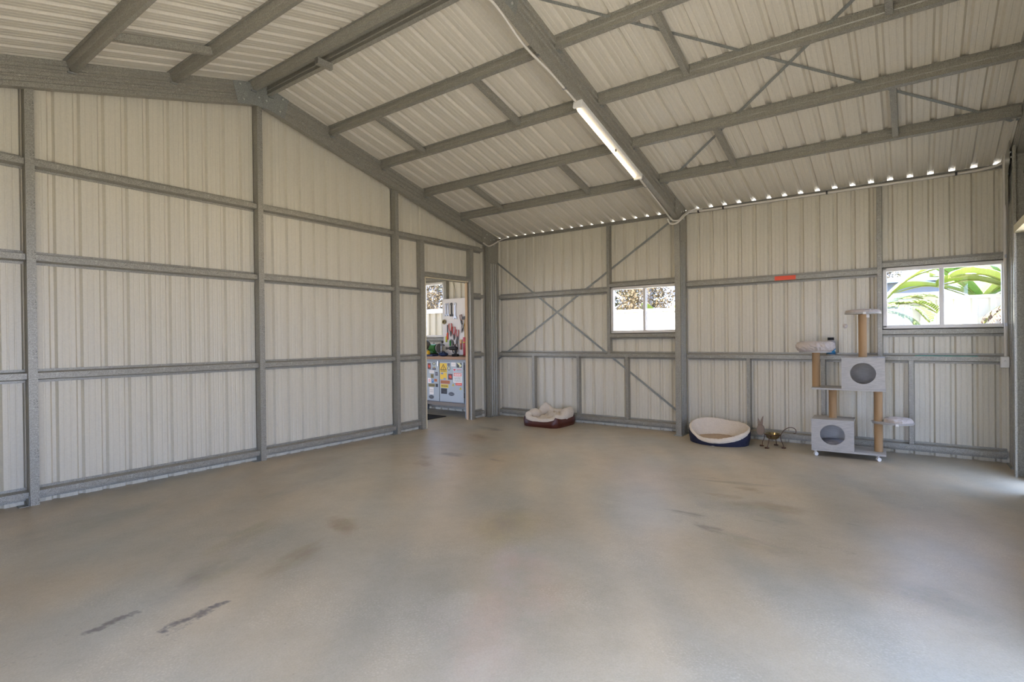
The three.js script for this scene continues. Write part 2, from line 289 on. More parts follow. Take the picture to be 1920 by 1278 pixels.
for (const z of [1.822, 0.637]) mull(z, 0, 2.97, 0.09, 0.085);

const D1 = structure('door_1', 'open doorway to the workshop with a timber lined right jamb', [0, 0, 0]);
part('timber_jamb', box(0.045, 2.39, 0.02, -0.06, 1.195, 0.706), M.timber, D1, 'bare pine jamb lining');
part('metal_jamb', box(0.07, 2.39, 0.022, -0.03, 1.195, 1.756), M.cream, D1, 'pale metal jamb lining');
part('head_lining', box(0.07, 0.012, 1.03, -0.03, 2.4, 1.232), M.cream, D1);

const WB = structure('wall_rear', 'cream ribbed metal side wall behind the camera');
cladding(WB, X0 - 0.02, X1, 3.71, () => yr(ZB), [[-3.2, -0.5, 0, 2.45], [3.5, 6.2, 0, 2.3]], (u, y, d) => [u, y, ZB + d]);
for (const y of [0.095, 1.128, 2.165]) part('girt', sweep(girtProf, V(y < 2.2 ? 0 : X0, y, ZB), V(X1, y, ZB), V(0, 0, -1)), M.galv, WB);
const WF = structure('wall_front', 'cream ribbed metal gable wall with a side door and an open roller door');
const ROLL = [[0.85, 1.38, 0, 2.38], [4.7, 8.5, 0, 2.5]];
cladding(WF, ZS, ZB, 6.363, (z) => yr(z) - 0.004, ROLL, (u, y, d) => [X1 + d, y, u]);
for (const y of [0.095, 1.128, 2.165, 3.0]) for (const [a, b] of y > 2.9 ? [[0.3, 8.6]] : [[0.26, 0.58], [1.6, 4.6]]) girtZ(a, b, y, WF, X1, -1);
for (const z of [0.64, 1.43, 4.64, 8.56]) {
  part('door_mullion', sweep(cee(0.15, 0.076, 0.018), V(X1, 0, z - 0.038), V(X1, yr(z) - 0.2, z - 0.038), V(-1, 0, 0)), M.galv, WF);
}
for (const [a, b, , h] of ROLL) {
  part('door_head', box(0.15, 0.075, b - a + 0.32, X1 - 0.075, h + 0.04, (a + b) / 2 - 0.01), M.cream, WF, 'cream flashing over roller door');
  if (a < 1) part('timber_jamb', box(0.05, h, 0.05, X1 - 0.025, h / 2, 0.71), M.timber, WF, 'bare timber door jamb');
  for (const z of [a - 0.012, b + 0.012]) part('door_guide', box(0.06, h, 0.03, X1 - 0.035, h / 2, z), M.cream, WF);
}
const WK = structure('wall_far', 'cream ribbed metal end wall of the workshop');
cladding(WK, ZS, ZB, 6.363, (z) => yr(z) - 0.004, [[3.2, 5.8, 0, 2.45]], (u, y, d) => [X0 - d, y, u]);
for (const y of [0.095, 1.128, 2.165]) girtZ(0, 3.1, y, WK, X0, 1);

// ---------------------------------------------------------------- ceiling: roof sheets, purlins, bridging, straps
const CE = structure('ceiling', 'underside of the cream ribbed metal gable roof with purlins');
const cosP = 1 / Math.hypot(1, TAN), sinP = TAN * cosP;
{
  const phase = 3.71; let xs = [X0 - 0.12]; for (let e = phase - PITCH * 18.5; e < X1 + 0.1; e += PITCH * 4) if (e > X0) xs.push(e); xs.push(X1 + 0.14);
  for (const side of [-1, 1]) for (let i = 0; i + 1 < xs.length; i++)
    part('roof_sheet', ribbed(xs[i], xs[i + 1], phase, () => [[() => 0.0, () => (RZ + 0.125) / cosP]], (u, v, d) => [u, APEX - v * sinP + d * cosP, RZ + side * (v * cosP + d * sinP)]), M.roof, CE);
  part('ridge_cap', [-1, 1].map((s) => sweep(rect(0.24, 0.001), V(X0 - 0.12, APEX + 0.035 - 0.1 * TAN, RZ + s * 0.1), V(X1 + 0.14, APEX + 0.035 - 0.1 * TAN, RZ + s * 0.1), V(0, 1, s * TAN))), M.roof, CE);
}
part('gutter', sweep([[-0.108, -0.11], [-0.255, -0.11], [-0.255, 0.115], [-0.252, 0.115], [-0.252, -0.107], [-0.111, -0.107], [-0.111, -0.02], [-0.108, -0.02]], V(X0 - 0.1, yr(-0.125), 0), V(X1 + 0.1, yr(-0.125), 0), V(0, 1, 0)), M.white, CE, 'white eave gutter');
const purlinProf = hat(0.1, 0.044, 0.074, 0.026, TH, 0.004), down = (z) => V(0, -1, 0).add(V(0, 0, z > RZ ? -TAN : TAN)).normalize();
const PZ = [0.95, 1.8, 2.65, 3.5, 4.345, 4.555, 5.4, 6.25, 7.1, 7.95];
for (const [a, b] of [[0.085, 3.476], [3.556, 7.025], [X0, -0.06]]) for (const z of PZ) {
  part('purlin', sweep(purlinProf, V(a, yr(z) - 0.001, z), V(b, yr(z) - 0.001, z), down(z)), M.galv, CE);
  if (a > -1) for (const e of [a + 0.004, b - 0.03]) part('cleat', box(0.026, 0.012, 0.06, e + 0.013, yr(z) - 0.112, z), M.plate, CE);
}
const bridgeProf = hat(0.062, 0.05, 0.058, 0);
for (const [xx, za, zb] of [[0.96, 0.97, 1.77], [0.96, 2.67, 3.47], [2.52, 0.97, 1.77], [2.52, 2.67, 3.47], [4.49, 0.97, 1.77], [4.49, 2.67, 3.47], [6.07, 0.97, 1.77], [6.07, 2.67, 3.47], [0.93, 5.42, 6.22], [2.5, 5.42, 6.22]])
  part('bridging', sweep(bridgeProf, V(xx, yr(za) - 0.025, za), V(xx, yr(zb) - 0.025, zb), down(za)), M.galv, CE);
part('bridging', sweep(bridgeProf, V(1.3, yr(4.345) - 0.1, 4.36), V(1.3, yr(4.345) - 0.1, 4.54), V(0, -1, 0)), M.galv, CE);
{
  const Z = (x) => 3.673 - 0.968 * (x - 3.958), W = (x) => 0.71 + 0.92 * (x - 3.511);
  strap(V(3.56, yr(Z(3.56)) - 0.006, Z(3.56)), V(6.99, yr(Z(6.99)) - 0.006, Z(6.99)), down(1), CE);
  strap(V(3.56, yr(W(3.56)) - 0.009, W(3.56)), V(6.99, yr(W(6.99)) - 0.009, W(6.99)), down(1), CE);
}

// ---------------------------------------------------------------- portal frames
function portal(x, web, label, kindLast) {             // web: which way the flat of the C faces along x
  const g = thing('portal_frame', label, 'steel frame', [x, 0, 0]);
  const D = 0.25, B = 0.078, prof = ceeSwaged(D, B), sx = (q) => q;
  for (const s of [0, 1]) {
    const col0 = (z) => s ? 2 * RZ - z : z, base = V(sx(0), 0, col0(0)), top = V(sx(0), yr(0) - 0.06, col0(0));
    const face = V(0, 0, s ? -1 : 1);
    // p = along x face; flip the profile where p would point away from the frame's own side
    const along = V(0, 1, 0), p = new THREE.Vector3().crossVectors(along, face), want = -web, flip = Math.sign(p.x) === Math.sign(want) ? 1 : -1;
    const pr = prof.map(([a, b]) => [a * flip, b]);
    part('column', sweep(pr, base, top, face), M.galv, g);
    part('base_plate', box(0.12, 0.012, D + 0.06, -web * 0.04, 0.006, col0(D / 2)), M.plate, g);
    // rafter: top of the section lies on the roof pans
    const a = V(0, yr(0.0) - 0.004, col0(0.0)), b = V(0, APEX - 0.004, RZ), f = V(0, -1, 0).add(V(0, 0, s ? -TAN : TAN)), al = b.clone().sub(a).normalize();
    const p2 = new THREE.Vector3().crossVectors(al, f.clone().addScaledVector(al, -f.dot(al)).normalize()), flip2 = Math.sign(p2.x) === Math.sign(want) ? 1 : -1;
    part('rafter', sweep(prof.map(([u, v]) => [u * flip2, v]), a, b, f), M.galv, g);
    // knee plate
    const kz = (z) => col0(z), kp = [[0.0, yr(0) - 0.5], [0.0, yr(0) - 0.01], [0.42, yr(0.42) - 0.02], [0.42, yr(0.42) - 0.23], [0.24, yr(0.24) - 0.3], [0.24, yr(0) - 0.5]];
    part('knee_plate', new THREE.ExtrudeGeometry(new THREE.Shape(kp.map(([z, y]) => new THREE.Vector2(s ? z : -z, y))), { depth: 0.003, bevelEnabled: false }).rotateY(Math.PI / 2).translate(web > 0 ? 0.004 : -0.03, 0, s ? 2 * RZ : 0).translate(0, 0, s ? 0 : 0), M.galv, g);
    for (const [z, dy] of [[0.1, -0.09], [0.2, -0.14], [0.1, -0.2], [0.3, -0.08], [0.36, -0.16]]) part('bolt', new THREE.CylinderGeometry(0.011, 0.011, 0.012, 6).rotateZ(Math.PI / 2).translate(web * 0.01, yr(z) + dy, kz(z)), M.bolt, g);
  }
  const ap = [[-0.34, APEX - 0.34 * TAN - 0.005], [0, APEX - 0.005], [0.34, APEX - 0.34 * TAN - 0.005], [0.28, APEX - 0.335], [0.08, APEX - 0.29], [-0.08, APEX - 0.29], [-0.28, APEX - 0.335]];
  part('apex_plate', new THREE.ExtrudeGeometry(new THREE.Shape(ap.map(([z, y]) => new THREE.Vector2(-z, y))), { depth: 0.003, bevelEnabled: false }).rotateY(Math.PI / 2).translate(web > 0 ? 0.004 : -0.008, 0, RZ), M.plate, g);
  for (const [z, y] of [[0.26, -0.11], [-0.26, -0.11], [0.22, -0.27], [-0.22, -0.27], [0.04, -0.19], [-0.05, -0.2]]) part('bolt', new THREE.CylinderGeometry(0.011, 0.011, 0.012, 6).rotateZ(Math.PI / 2).translate(web * 0.012, APEX + y, RZ + z), M.bolt, g);
  return g;
}
portal(0.08, 1, 'galvanised portal frame standing in the corner against the gable wall');
portal(3.555, 1, 'free-standing galvanised portal frame that carries the strip light');
portal(7.03, -1, 'galvanised portal frame at the right-hand edge beside the roller door');

// ---------------------------------------------------------------- windows
function windowUnit(name, label, [x0, x1, y0, y1], latch) {
  const g = structure(name, label, [0, 0, 0]), F = 0.042, z = -0.055, D = 0.07, w = x1 - x0, h = y1 - y0, cx = (x0 + x1) / 2, cy = (y0 + y1) / 2;
  part('frame_head', rbox(w, F, D, cx, y1 - F / 2, z), M.alu, g); part('frame_sill', rbox(w, F, D, cx, y0 + F / 2, z), M.alu, g);
  part('frame_jamb', rbox(F, h, D, x0 + F / 2, cy, z), M.alu, g); part('frame_jamb', rbox(F, h, D, x1 - F / 2, cy, z), M.alu, g);
  part('meeting_stile', rbox(0.042, h - F, 0.03, cx, cy, z + 0.012), M.alu, g); part('meeting_stile', rbox(0.042, h - F, 0.02, cx + 0.006, cy, z - 0.016), M.alu, g);
  for (const s of [0, 1]) part('glass_pane', box(w / 2 - F, h - 2 * F, 0.001, s ? x1 - w / 4 - F / 2 : x0 + w / 4 + F / 2, cy, z + (s ? -0.014 : 0.012)), M.glass, g);
  if (latch) part('latch', rbox(0.02, 0.075, 0.02, cx - 0.028, cy + 0.03, z + 0.03, 0.004), M.alu, g);
  return g;
}
windowUnit('window_1', 'sliding aluminium window left of the middle portal column', WIN[0], true);
windowUnit('window_2', 'sliding aluminium window above and right of the cat tree', WIN[1], false);
windowUnit('window_3', 'aluminium window seen through the workshop doorway', WIN[2], false);

// ---------------------------------------------------------------- outside: ground, fence, plants, neighbours
const groundTex = dataTex(512, 512, (x, y) => { const v = 168 + 14 * wrapN(x, y, 512, 4) + 10 * wrapN(x, y, 512, 16, 3) + rr(-12, 12); return [clamp(v), clamp(v * 0.93), clamp(v * 0.8)]; });
groundTex.repeat.set(18, 18);
M.ground = std({ map: groundTex, roughness: 0.95 });
{
  const yard = part('ground', box(70, 0.3, 70, 4, -0.32, 2), M.ground, scene); tag(yard, 'pale sunlit ground of the yard outside', null, null, 'structure');
  const apron = part('driveway', box(7, 0.12, 9.6, X1 + 0.1 + 3.5, -0.085, 4.45), std({ color: 0xb5ada0, roughness: 0.9 }), scene); tag(apron, 'concrete driveway outside the roller doors', null, null, 'structure');
}
const fenceMat = std({ color: 0xe2dccf, roughness: 0.5 });
const FZ = -2.5, FTOP = 1.97;
function fenceSheet(w, h) { // steep-sided ribs, 0.29 m apart
  const prof = []; let x = 0, up = 0; const step = [0.05, 0.02, 0.05, 0.02]; const pts = [[0, 0]];
  while (x < w) { for (const [dx, y] of [[0.11, 0], [0.02, 0.03], [0.05, 0.03], [0.02, 0]]) { x += dx; pts.push([Math.min(x, w), y]); } }
  const pos = [];
  for (let i = 0; i + 1 < pts.length; i++) { const [a, b] = [pts[i], pts[i + 1]]; if (b[0] <= a[0]) continue; const q = [[a[0], 0, a[1]], [b[0], 0, b[1]], [b[0], h, b[1]], [a[0], h, a[1]]]; for (const k of [0, 1, 2, 0, 2, 3]) pos.push(...q[k]); }
  const g = new THREE.BufferGeometry(); g.setAttribute('position', new THREE.Float32BufferAttribute(pos, 3)); g.computeVertexNormals(); return g;
}
{
  const sheet = fenceSheet(2.3, 1.72);
  const where = ['seen left in the left window', 'seen in the middle of the left window', 'seen right in the left window', 'between the two window views', 'seen left in the right window', 'seen behind the banana leaves in the right window', 'right of the right window view'];
  for (let k = 0; k < 7; k++) {
    const x = -4.1 + k * 2.36, g = thing('fence_panel', 'white ribbed metal fence panel ' + where[k], 'fence', [x, 0.02, FZ], 0, 'white fence panels behind the shed');
    part('infill_sheet', sheet, fenceMat, g).position.set(0.03, 0.2, 0);
    part('top_rail', box(2.3, 0.05, 0.05, 1.18, FTOP - 0.045, 0.015), fenceMat, g); part('bottom_rail', box(2.3, 0.06, 0.05, 1.18, 0.19, 0.015), fenceMat, g);
    part('post', box(0.05, FTOP, 0.06, 0, FTOP / 2 - 0.17, 0.015), fenceMat, g);
  }
}
{ // neighbours' buildings
  const g = thing('garden_shed', 'cream ribbed garden shed with white capping beyond the workshop window', 'shed', [-3.5, 0, -1.25]);
  part('wall', [fenceSheet(3.2, 2.02).translate(-1.6, 0, 0), box(3.2, 2.02, 0.86, 0, 1.01, -0.47)].map((k) => { k.deleteAttribute('uv'); return k.index ? k.toNonIndexed() : k; }), col(0xa3967c, 0.6), g); part('capping', rbox(3.3, 0.1, 0.96, 0, 2.06, -0.44, 0.01), M.white, g);
  const n = thing('neighbour_building', 'low blue-grey neighbouring building above the fence in the right window', 'building', [5.2, 0, -7.6]);
  part('wall', box(3.0, 2.55, 2.4, 0.05, 1.27, -0.6), col(0x666d74, 0.7), n); part('roof', rbox(3.2, 0.1, 2.8, 0.05, 2.6, -0.6, 0.01), col(0x66798c, 0.6), n);
}
const leafMat = (c) => new THREE.MeshPhysicalMaterial({ color: c, roughness: 0.75, transmission: 0.35, thickness: 0, side: THREE.DoubleSide });
const bananaMats = [leafMat(0x74852a), leafMat(0x5c7a2c), leafMat(0x8b9440)], dryMats = [leafMat(0x7c6350), leafMat(0x68503f)];
function bananaLeaf(len, wid, droop, torn, seedK) { // an arching blade of strips either side of a midrib
  const pos = [], idx = [], spine = (t) => [t * len * Math.cos(droop * t * 0.75), t * len * 0.55 * (1 - droop * t * 1.15)], half = (t) => wid * Math.pow(Math.sin(Math.PI * Math.min(0.995, 0.04 + t * 0.96)), 0.6) / 2;
  const N = 22;
  for (const s of [-1, 1]) for (let i = 0; i < N; i++) {
    const gap = torn > 0.2 ? 0.86 : 1, t0 = i / N, t1 = (i + gap) / N, drop = torn * (0.25 + 0.5 * Math.abs(n2(i * 1.7, s * 3 + seedK))), k = pos.length / 3;
    for (const e of [0, 0.35, 0.7, 1]) for (const t of [t0, t1]) { const [x, y] = spine(Math.min(1, t)), h = half(t) * e * (e === 1 && torn > 0.2 ? 0.85 + 0.25 * n2(i * 0.9 + seedK, s) : 1); pos.push(x + h * 0.35, y + 0.14 * wid * Math.sin(e * 2.2) * (1 - torn) - drop * h * e, s * h); }
    for (let j = 0; j < 3; j++) idx.push(k + 2 * j, k + 2 * j + 1, k + 2 * j + 3, k + 2 * j, k + 2 * j + 3, k + 2 * j + 2);
  }
  const g = new THREE.BufferGeometry(); g.setAttribute('position', new THREE.Float32BufferAttribute(pos, 3)); g.setIndex(idx); g.computeVertexNormals(); return g;
}
function banana(x, z, h, label, leaves, dry) {
  const g = thing('banana_plant', label, 'plant', [x, -0.17, z], 0, 'banana plants along the fence');
  part('stem', new THREE.CylinderGeometry(0.05, 0.11, h, 12).translate(0, h / 2, 0), leafMat(0x55552c), g);
  leaves.forEach(([turn, tilt, len, wid, droop, torn], i) => {
    const m = part('leaf', bananaLeaf(len, wid, droop, torn, i + x), torn > 0.6 ? dryMats[i % 2] : bananaMats[i % 3], g);
    part('midrib', tube([[0, 0, 0], [len * 0.5 * Math.cos(droop * 0.375), len * 0.275 * (1 - droop * 0.575), 0], [len * 0.97 * Math.cos(droop * 0.73), len * 0.53 * (1 - droop * 1.11), 0]], 0.012, 12, 5), bananaMats[2], m);
    m.position.y = h - 0.1; m.rotation.set(0, turn, tilt);
  });
}
banana(7.5, -2.1, 2.15, 'banana plant with broad yellow-green leaves right in the right window', [[2.9, 0.15, 1.3, 0.5, 0.8, 0], [2.5, 0.35, 1.3, 0.5, 0.75, 0], [3.35, 0.3, 1.2, 0.5, 0.85, 0.1], [0.4, 0.4, 1.4, 0.5, 0.7, 0], [1.4, 0.5, 1.4, 0.5, 0.6, 0], [2.0, 0.55, 1.2, 0.5, 0.6, 0], [2.8, -0.6, 0.85, 0.42, 0.9, 0.9], [2.55, -0.95, 0.8, 0.4, 0.9, 0.95], [3.2, -0.8, 0.8, 0.35, 0.8, 0.9]]);
banana(5.75, -2.15, 2.05, 'banana plant with torn hanging leaves left in the right window', [[0.1, -0.05, 1.0, 0.55, 0.95, 0.35], [-0.4, -0.2, 1.0, 0.5, 1.0, 0.45], [0.5, 0.1, 1.1, 0.5, 0.9, 0.35], [2.6, 0.0, 0.8, 0.5, 0.9, 0.35], [3.4, 0.1, 0.9, 0.5, 0.9, 0.3], [0.15, 0.5, 1.2, 0.45, 0.7, 0.1], [2.9, 0.5, 1.0, 0.5, 0.8, 0.1], [-0.15, -0.55, 0.8, 0.45, 0.9, 0.5]]);
banana(7.1, -3.6, 2.2, 'banana plant beyond the fence at the top of the right window', [[2.9, 0.1, 1.5, 0.55, 0.8, 0], [0.2, 0.1, 1.5, 0.55, 0.8, 0], [2.2, 0.3, 1.4, 0.55, 0.7, 0], [0.9, 0.3, 1.4, 0.55, 0.7, 0], [3.6, 0.4, 1.4, 0.5, 0.6, 0], [-0.5, 0.4, 1.4, 0.5, 0.7, 0.1], [1.6, 0.2, 1.3, 0.5, 0.8, 0.3]]);
banana(1.15, -5.2, 1.45, 'banana plant with one leaf arching over the fence in the left window', [[0.1, 0.25, 1.5, 0.5, 0.7, 0], [3.0, 0.3, 1.2, 0.5, 0.8, 0], [1.3, 0.7, 1.3, 0.45, 0.5, 0], [4.5, 0.7, 1.3, 0.45, 0.5, 0]]);
// gum trees beyond the fence
const barkTex = dataTex(128, 128, (x, y) => { const v = 120 + 20 * wrapN(x, y, 128, 2) + 12 * wrapN(x, y, 128, 6, 3) + rr(-8, 8); return [clamp(v), clamp(v * 0.97), clamp(v * 0.93)]; });
M.bark = std({ map: barkTex, roughness: 0.85 });
const gumLeaf = [col(0x4f4c2f, 0.8), col(0x5c4d33, 0.8), col(0x474a2b, 0.8)];
function foliage(n, rx, ry, rz, cy, size) {
  const pos = [];
  for (let i = 0; i < n; i++) {
    const q = rr(0, 6.283), e = Math.acos(rr(-1, 1)), r = Math.cbrt(rr(0.15, 1)) * (0.75 + 0.35 * n3(Math.cos(q) * 2, Math.cos(e) * 2, Math.sin(q) * 2));
    const c = V(Math.cos(q) * Math.sin(e) * rx * r, cy + Math.cos(e) * ry * r, Math.sin(q) * Math.sin(e) * rz * r), a = V(rr(-1, 1), rr(-1, 0.4), rr(-1, 1)).normalize(), b = V(rr(-1, 1), rr(-1, 1), rr(-1, 1)).cross(a).normalize(), l = size * rr(0.7, 1.3), w = l * 0.2;
    const p = [c, c.clone().addScaledVector(a, l * 0.5).addScaledVector(b, w), c.clone().addScaledVector(a, l), c.clone().addScaledVector(a, l * 0.5).addScaledVector(b, -w)];
    for (const k of [0, 1, 2, 0, 2, 3]) pos.push(p[k].x, p[k].y, p[k].z);
  }
  const g = new THREE.BufferGeometry(); g.setAttribute('position', new THREE.Float32BufferAttribute(pos, 3)); g.computeVertexNormals(); return g;
}
const trees = [ // x, z, trunk radius, height, lean, label
  [-2.1, -7.4, 0.1, 5.2, 0.1, 'slender pale gum tree at the left edge of the left window'], [-1.75, -9.6, 0.12, 6, 0.25, 'second slender gum tree in the left pane of the left window'], [-0.75, -8.4, 0.15, 6.2, 0.35, 'leaning pale gum tree in the left pane of the left window'], [-0.05, -7.3, 0.2, 6.5, -0.1, 'thick grey-trunked gum tree in the left pane of the left window'], [0.9, -9.8, 0.13, 5.5, 0.2, 'leafy gum tree in the right pane of the left window'], [2.6, -11.5, 0.16, 6, -0.2, 'gum tree hidden mostly by the middle portal column'],
  [-7.7, -6.2, 0.14, 6, 0.1, 'gum tree with fine leaves seen through the workshop window'], [-10.6, -8.2, 0.18, 6.5, -0.1, 'further gum tree seen through the workshop window'], [8.6, -9.5, 0.16, 6, 0.1, 'gum tree behind the banana leaves in the right window'], [5.2, -13.5, 0.16, 6, 0.1, 'gum tree standing behind the blue-grey building']];
trees.forEach(([x, z, r, h, lean, label], i) => {
  const g = thing('gum_tree', label, 'tree', [x, -0.2, z], 0, 'gum trees beyond the fence');
  part('trunk', surf((u, v) => { const q = u * 6.2832, R = r * (1.25 - 0.75 * v) * (1 + 0.08 * n3(Math.cos(q), v * 6, i)); return [Math.cos(q) * R + lean * v * v * 2 + 0.12 * n2(v * 2, i), v * h * 0.85, Math.sin(q) * R]; }, 14, 24, true), M.bark, g);
  for (let k = 0; k < 4; k++) { const q = k * 1.7 + i, y = h * (0.32 + 0.12 * k), X = lean * 2 * (y / h / 0.85) ** 2; part('branch', tube([[X, y, 0], [X + Math.cos(q) * 0.5, y + 0.5, Math.sin(q) * 0.5], [X + Math.cos(q) * 1.2, y + 1.0, Math.sin(q) * 1.2]], r * 0.28, 12, 6), M.bark, g); }
  part('foliage', foliage(4200, 1.15, h * 0.26, 1.1, h * 0.76, 0.11), gumLeaf[i % 3], g).userData.kind = 'stuff';
  part('drooping_leaves', foliage(x < -5 ? 5000 : 3400, 1.15, 1.4, 0.9, 2.7, 0.1), gumLeaf[(i + 1) % 3], g).userData.kind = 'stuff';
});

// ---------------------------------------------------------------- strip light on the middle rafter, conduits, switch
{
  const z0 = 1.53, z1 = 3.03, zc = (z0 + z1) / 2, yb = (z) => yr(z) - 0.262, g = thing('strip_light', 'lit white batten strip light fixed under the middle rafter', 'light', [3.5, yb(zc), zc]);
  g.rotation.x = -Math.atan(TAN);
  const L = (z1 - z0) / cosP;
  part('housing', rbox(0.1, 0.05, L, 0, -0.025, 0, 0.008), M.white, g);
  const tubeMat = std({ color: 0xfff3dd, emissive: new THREE.Color(1, 0.8, 0.52), emissiveIntensity: 1.1, roughness: 0.4 });
  part('diffuser_tube', new THREE.CapsuleGeometry(0.015, L - 0.14, 6, 14).rotateX(Math.PI / 2).translate(-0.02, -0.064, 0), tubeMat, g, 'glowing warm white tube');
  for (const s of [-1, 1]) part('end_cap', rbox(0.103, 0.075, 0.03, 0, -0.036, s * (L / 2 - 0.012), 0.008), M.white, g);
  part('clip', rbox(0.012, 0.03, 0.02, 0.014, -0.06, -0.1, 0.004), M.darksteel, g);
  const lamp = new THREE.RectAreaLight(new THREE.Color(1, 0.8, 0.55), 60, 0.03, L - 0.12);
  lamp.name = 'strip_light_glow'; lamp.position.set(-0.02, -0.083, 0); lamp.rotation.x = -Math.PI / 2; g.add(lamp);
}
const saddle = (x, y, z, turn = 0) => new THREE.BoxGeometry(0.02, 0.036, 0.036).rotateY(turn).translate(x, y, z);
{
  const a = thing('conduit', 'white plastic conduit running along the top of the right wall to the corner', 'conduit', [0, 0, 0]);
  const y = yr(0) - 0.082, z = 0.048;
  part('pipe', tube([[3.62, y + 0.01, z + 0.01], [3.8, y + 0.005, z], [4.6, y, z], [5.9, y - 0.004, z], [6.7, y, z], [6.86, y + 0.01, z], [6.93, y + 0.02, z], [6.975, y + 0.04, z]], 0.0145, 80, 10), M.pvc, a);
  part('bend', tube([[3.42, yr(0.36) - 0.29, 0.36], [3.44, yr(0.3) - 0.33, 0.3], [3.52, yr(0.27) - 0.33, 0.3], [3.58, yr(0.2) - 0.25, 0.24], [3.6, yr(0.1) - 0.14, 0.1], [3.68, y + 0.02, 0.09], [3.82, y + 0.02, 0.075]], 0.0125, 50, 10), M.pvc, a);
  part('bend', tube([[3.46, yr(0.4) - 0.275, 0.4], [3.48, yr(0.33) - 0.3, 0.32], [3.55, yr(0.28) - 0.29, 0.28], [3.585, yr(0.2) - 0.2, 0.2], [3.6, yr(0.1) - 0.11, 0.08], [3.66, y + 0.03, 0.085]], 0.011, 50, 10), M.pvc, a);
  for (const x of [3.76, 4.1, 5.35, 6.6]) part('saddle', saddle(x, y, z), M.darksteel, a);
  const b = thing('conduit', 'white plastic conduit clipped under the middle rafter past the strip light', 'conduit', [0, 0, 0]);
  part('pipe', tube([[3.462, yr(0.4) - 0.28, 0.4], [3.47, yr(0.9) - 0.275, 0.9], [3.478, yr(1.5) - 0.27, 1.5]], 0.012, 30, 8), M.pvc, b);
  part('pipe', tube([[3.478, yr(3.03) - 0.27, 3.03], [3.468, yr(3.5) - 0.275, 3.5], [3.45, yr(3.9) - 0.29, 3.9], [3.47, yr(4.4) - 0.275, 4.4], [3.47, yr(4.8) - 0.275, 4.8]], 0.0125, 40, 8), M.pvc, b);
  for (const zz of [1.25, 3.25, 3.72]) part('saddle', saddle(3.474, yr(zz) - 0.266, zz, Math.PI / 2), M.steel, b);
  const c = thing('conduit', 'short bent conduit at the top of the far corner column', 'conduit', [0, 0, 0]);
  part('pipe', tube([[0.1, yr(0.42) - 0.275, 0.42], [0.12, yr(0.3) - 0.285, 0.3], [0.13, yr(0.18) - 0.21, 0.18], [0.18, yr(0.08) - 0.12, 0.08], [0.3, y + 0.02, 0.07], [0.4, y + 0.02, 0.07]], 0.0125, 40, 8), M.pvc, c);
  part('saddle', saddle(0.2, y + 0.005, 0.06), M.darksteel, c);
  const d = thing('conduit', 'white plastic conduit dropping down the right-hand end of the wall to the switch', 'conduit', [7.003, 0, 0.045]);
  part('pipe', tube([[0, 1.16, 0], [0, 2.0, 0], [0, 3.1, 0.005]], 0.0165, 30, 10), M.pvc, d); part('sleeve', cyl(0.02, 0.02, 0.16, 0, 3.14, 0.005), M.pvc, d);
  part('elbow', tube([[0, 3.2, 0.005], [-0.005, 3.26, 0.02], [0.02, 3.3, 0.05], [0.05, 3.27, 0.09], [0.06, 3.18, 0.12]], 0.0165, 24, 10), M.pvc, d);
  for (const yy of [1.5, 2.23, 3.02]) part('saddle', saddle(0, yy, 0), M.steel, d);
  const e = thing('switch_box', 'small white switch box at the foot of the conduit beside the end column', 'switch', [6.99, 1.1, 0.075]);
  part('box', rbox(0.072, 0.118, 0.06, 0, 0, 0, 0.008), M.white, e); part('cover', rbox(0.066, 0.11, 0.008, 0, 0, 0.032, 0.003), M.white, e); part('rocker', rbox(0.014, 0.022, 0.008, 0, 0.01, 0.038, 0.003), M.white, e);
}

// ---------------------------------------------------------------- cat tree
const laminateTex = dataTex(256, 256, (x, y) => { const v = 188 + 9 * n2(x * 0.012, y * 0.16) + 7 * n2(x * 0.03, y * 0.5 + 9) + rr(-4, 4); return [clamp(v), clamp(v * 0.985), clamp(v * 0.97)]; });
M.laminate = std({ color: 0xf2f0ea, map: laminateTex, roughness: 0.5 });
const ropeTex = dataTex(128, 128, (x, y) => { const v = 186 + 22 * wrapN(x, y, 128, 9) + 18 * Math.sin((x + y * 3) * 0.393) + rr(-16, 16); return [clamp(v * 0.93), clamp(v * 0.75), clamp(v * 0.54)]; }); ropeTex.repeat.set(6, 30);
M.sisal = std({ map: ropeTex, roughness: 0.9 });
const furTex = dataTex(256, 256, (x, y) => { const v = 220 + 20 * wrapN(x, y, 256, 10) + 14 * wrapN(x, y, 256, 24, 4) + rr(-12, 12); return [clamp(v), clamp(v * 0.97), clamp(v * 0.93)]; }); furTex.repeat.set(3, 2);
M.fur = new THREE.MeshPhysicalMaterial({ color: 0xe2dcda, map: furTex, roughness: 1, sheen: 0.5, sheenRoughness: 0.7, sheenColor: new THREE.Color(0.5, 0.48, 0.46) });
const sisalPost = (r, h, x, y, z) => { const n = Math.round(h / 0.0075), pts = []; for (let i = 0; i <= n * 2; i++) pts.push(new THREE.Vector2(r - (i % 2 ? 0 : 0.0022), i / (n * 2) * h)); return new THREE.LatheGeometry(pts, 22).translate(x, y, z); };
const tuft = (f, amp, fr) => (u, v) => { const p = f(u, v), c = f(u, v); const k = amp * (n3(p[0] * fr, p[1] * fr, p[2] * fr) + 0.6 * n3(p[0] * fr * 2.3, p[1] * fr * 2.3, p[2] * fr * 2.3)); return [c[0] * (1 + k), c[1] + k * 0.03, c[2] * (1 + k)]; };
const furRing = (R, r, sy, x, y, z, sx = 1, sz = 1) => surf(tuft((u, v) => { const a = u * 6.2832, b = v * 6.2832; return [Math.cos(a) * (R + r * Math.cos(b)) * sx, Math.sin(b) * r * sy, Math.sin(a) * (R + r * Math.cos(b)) * sz]; }, 0.06, 34), 110, 26, true).translate(x, y, z);
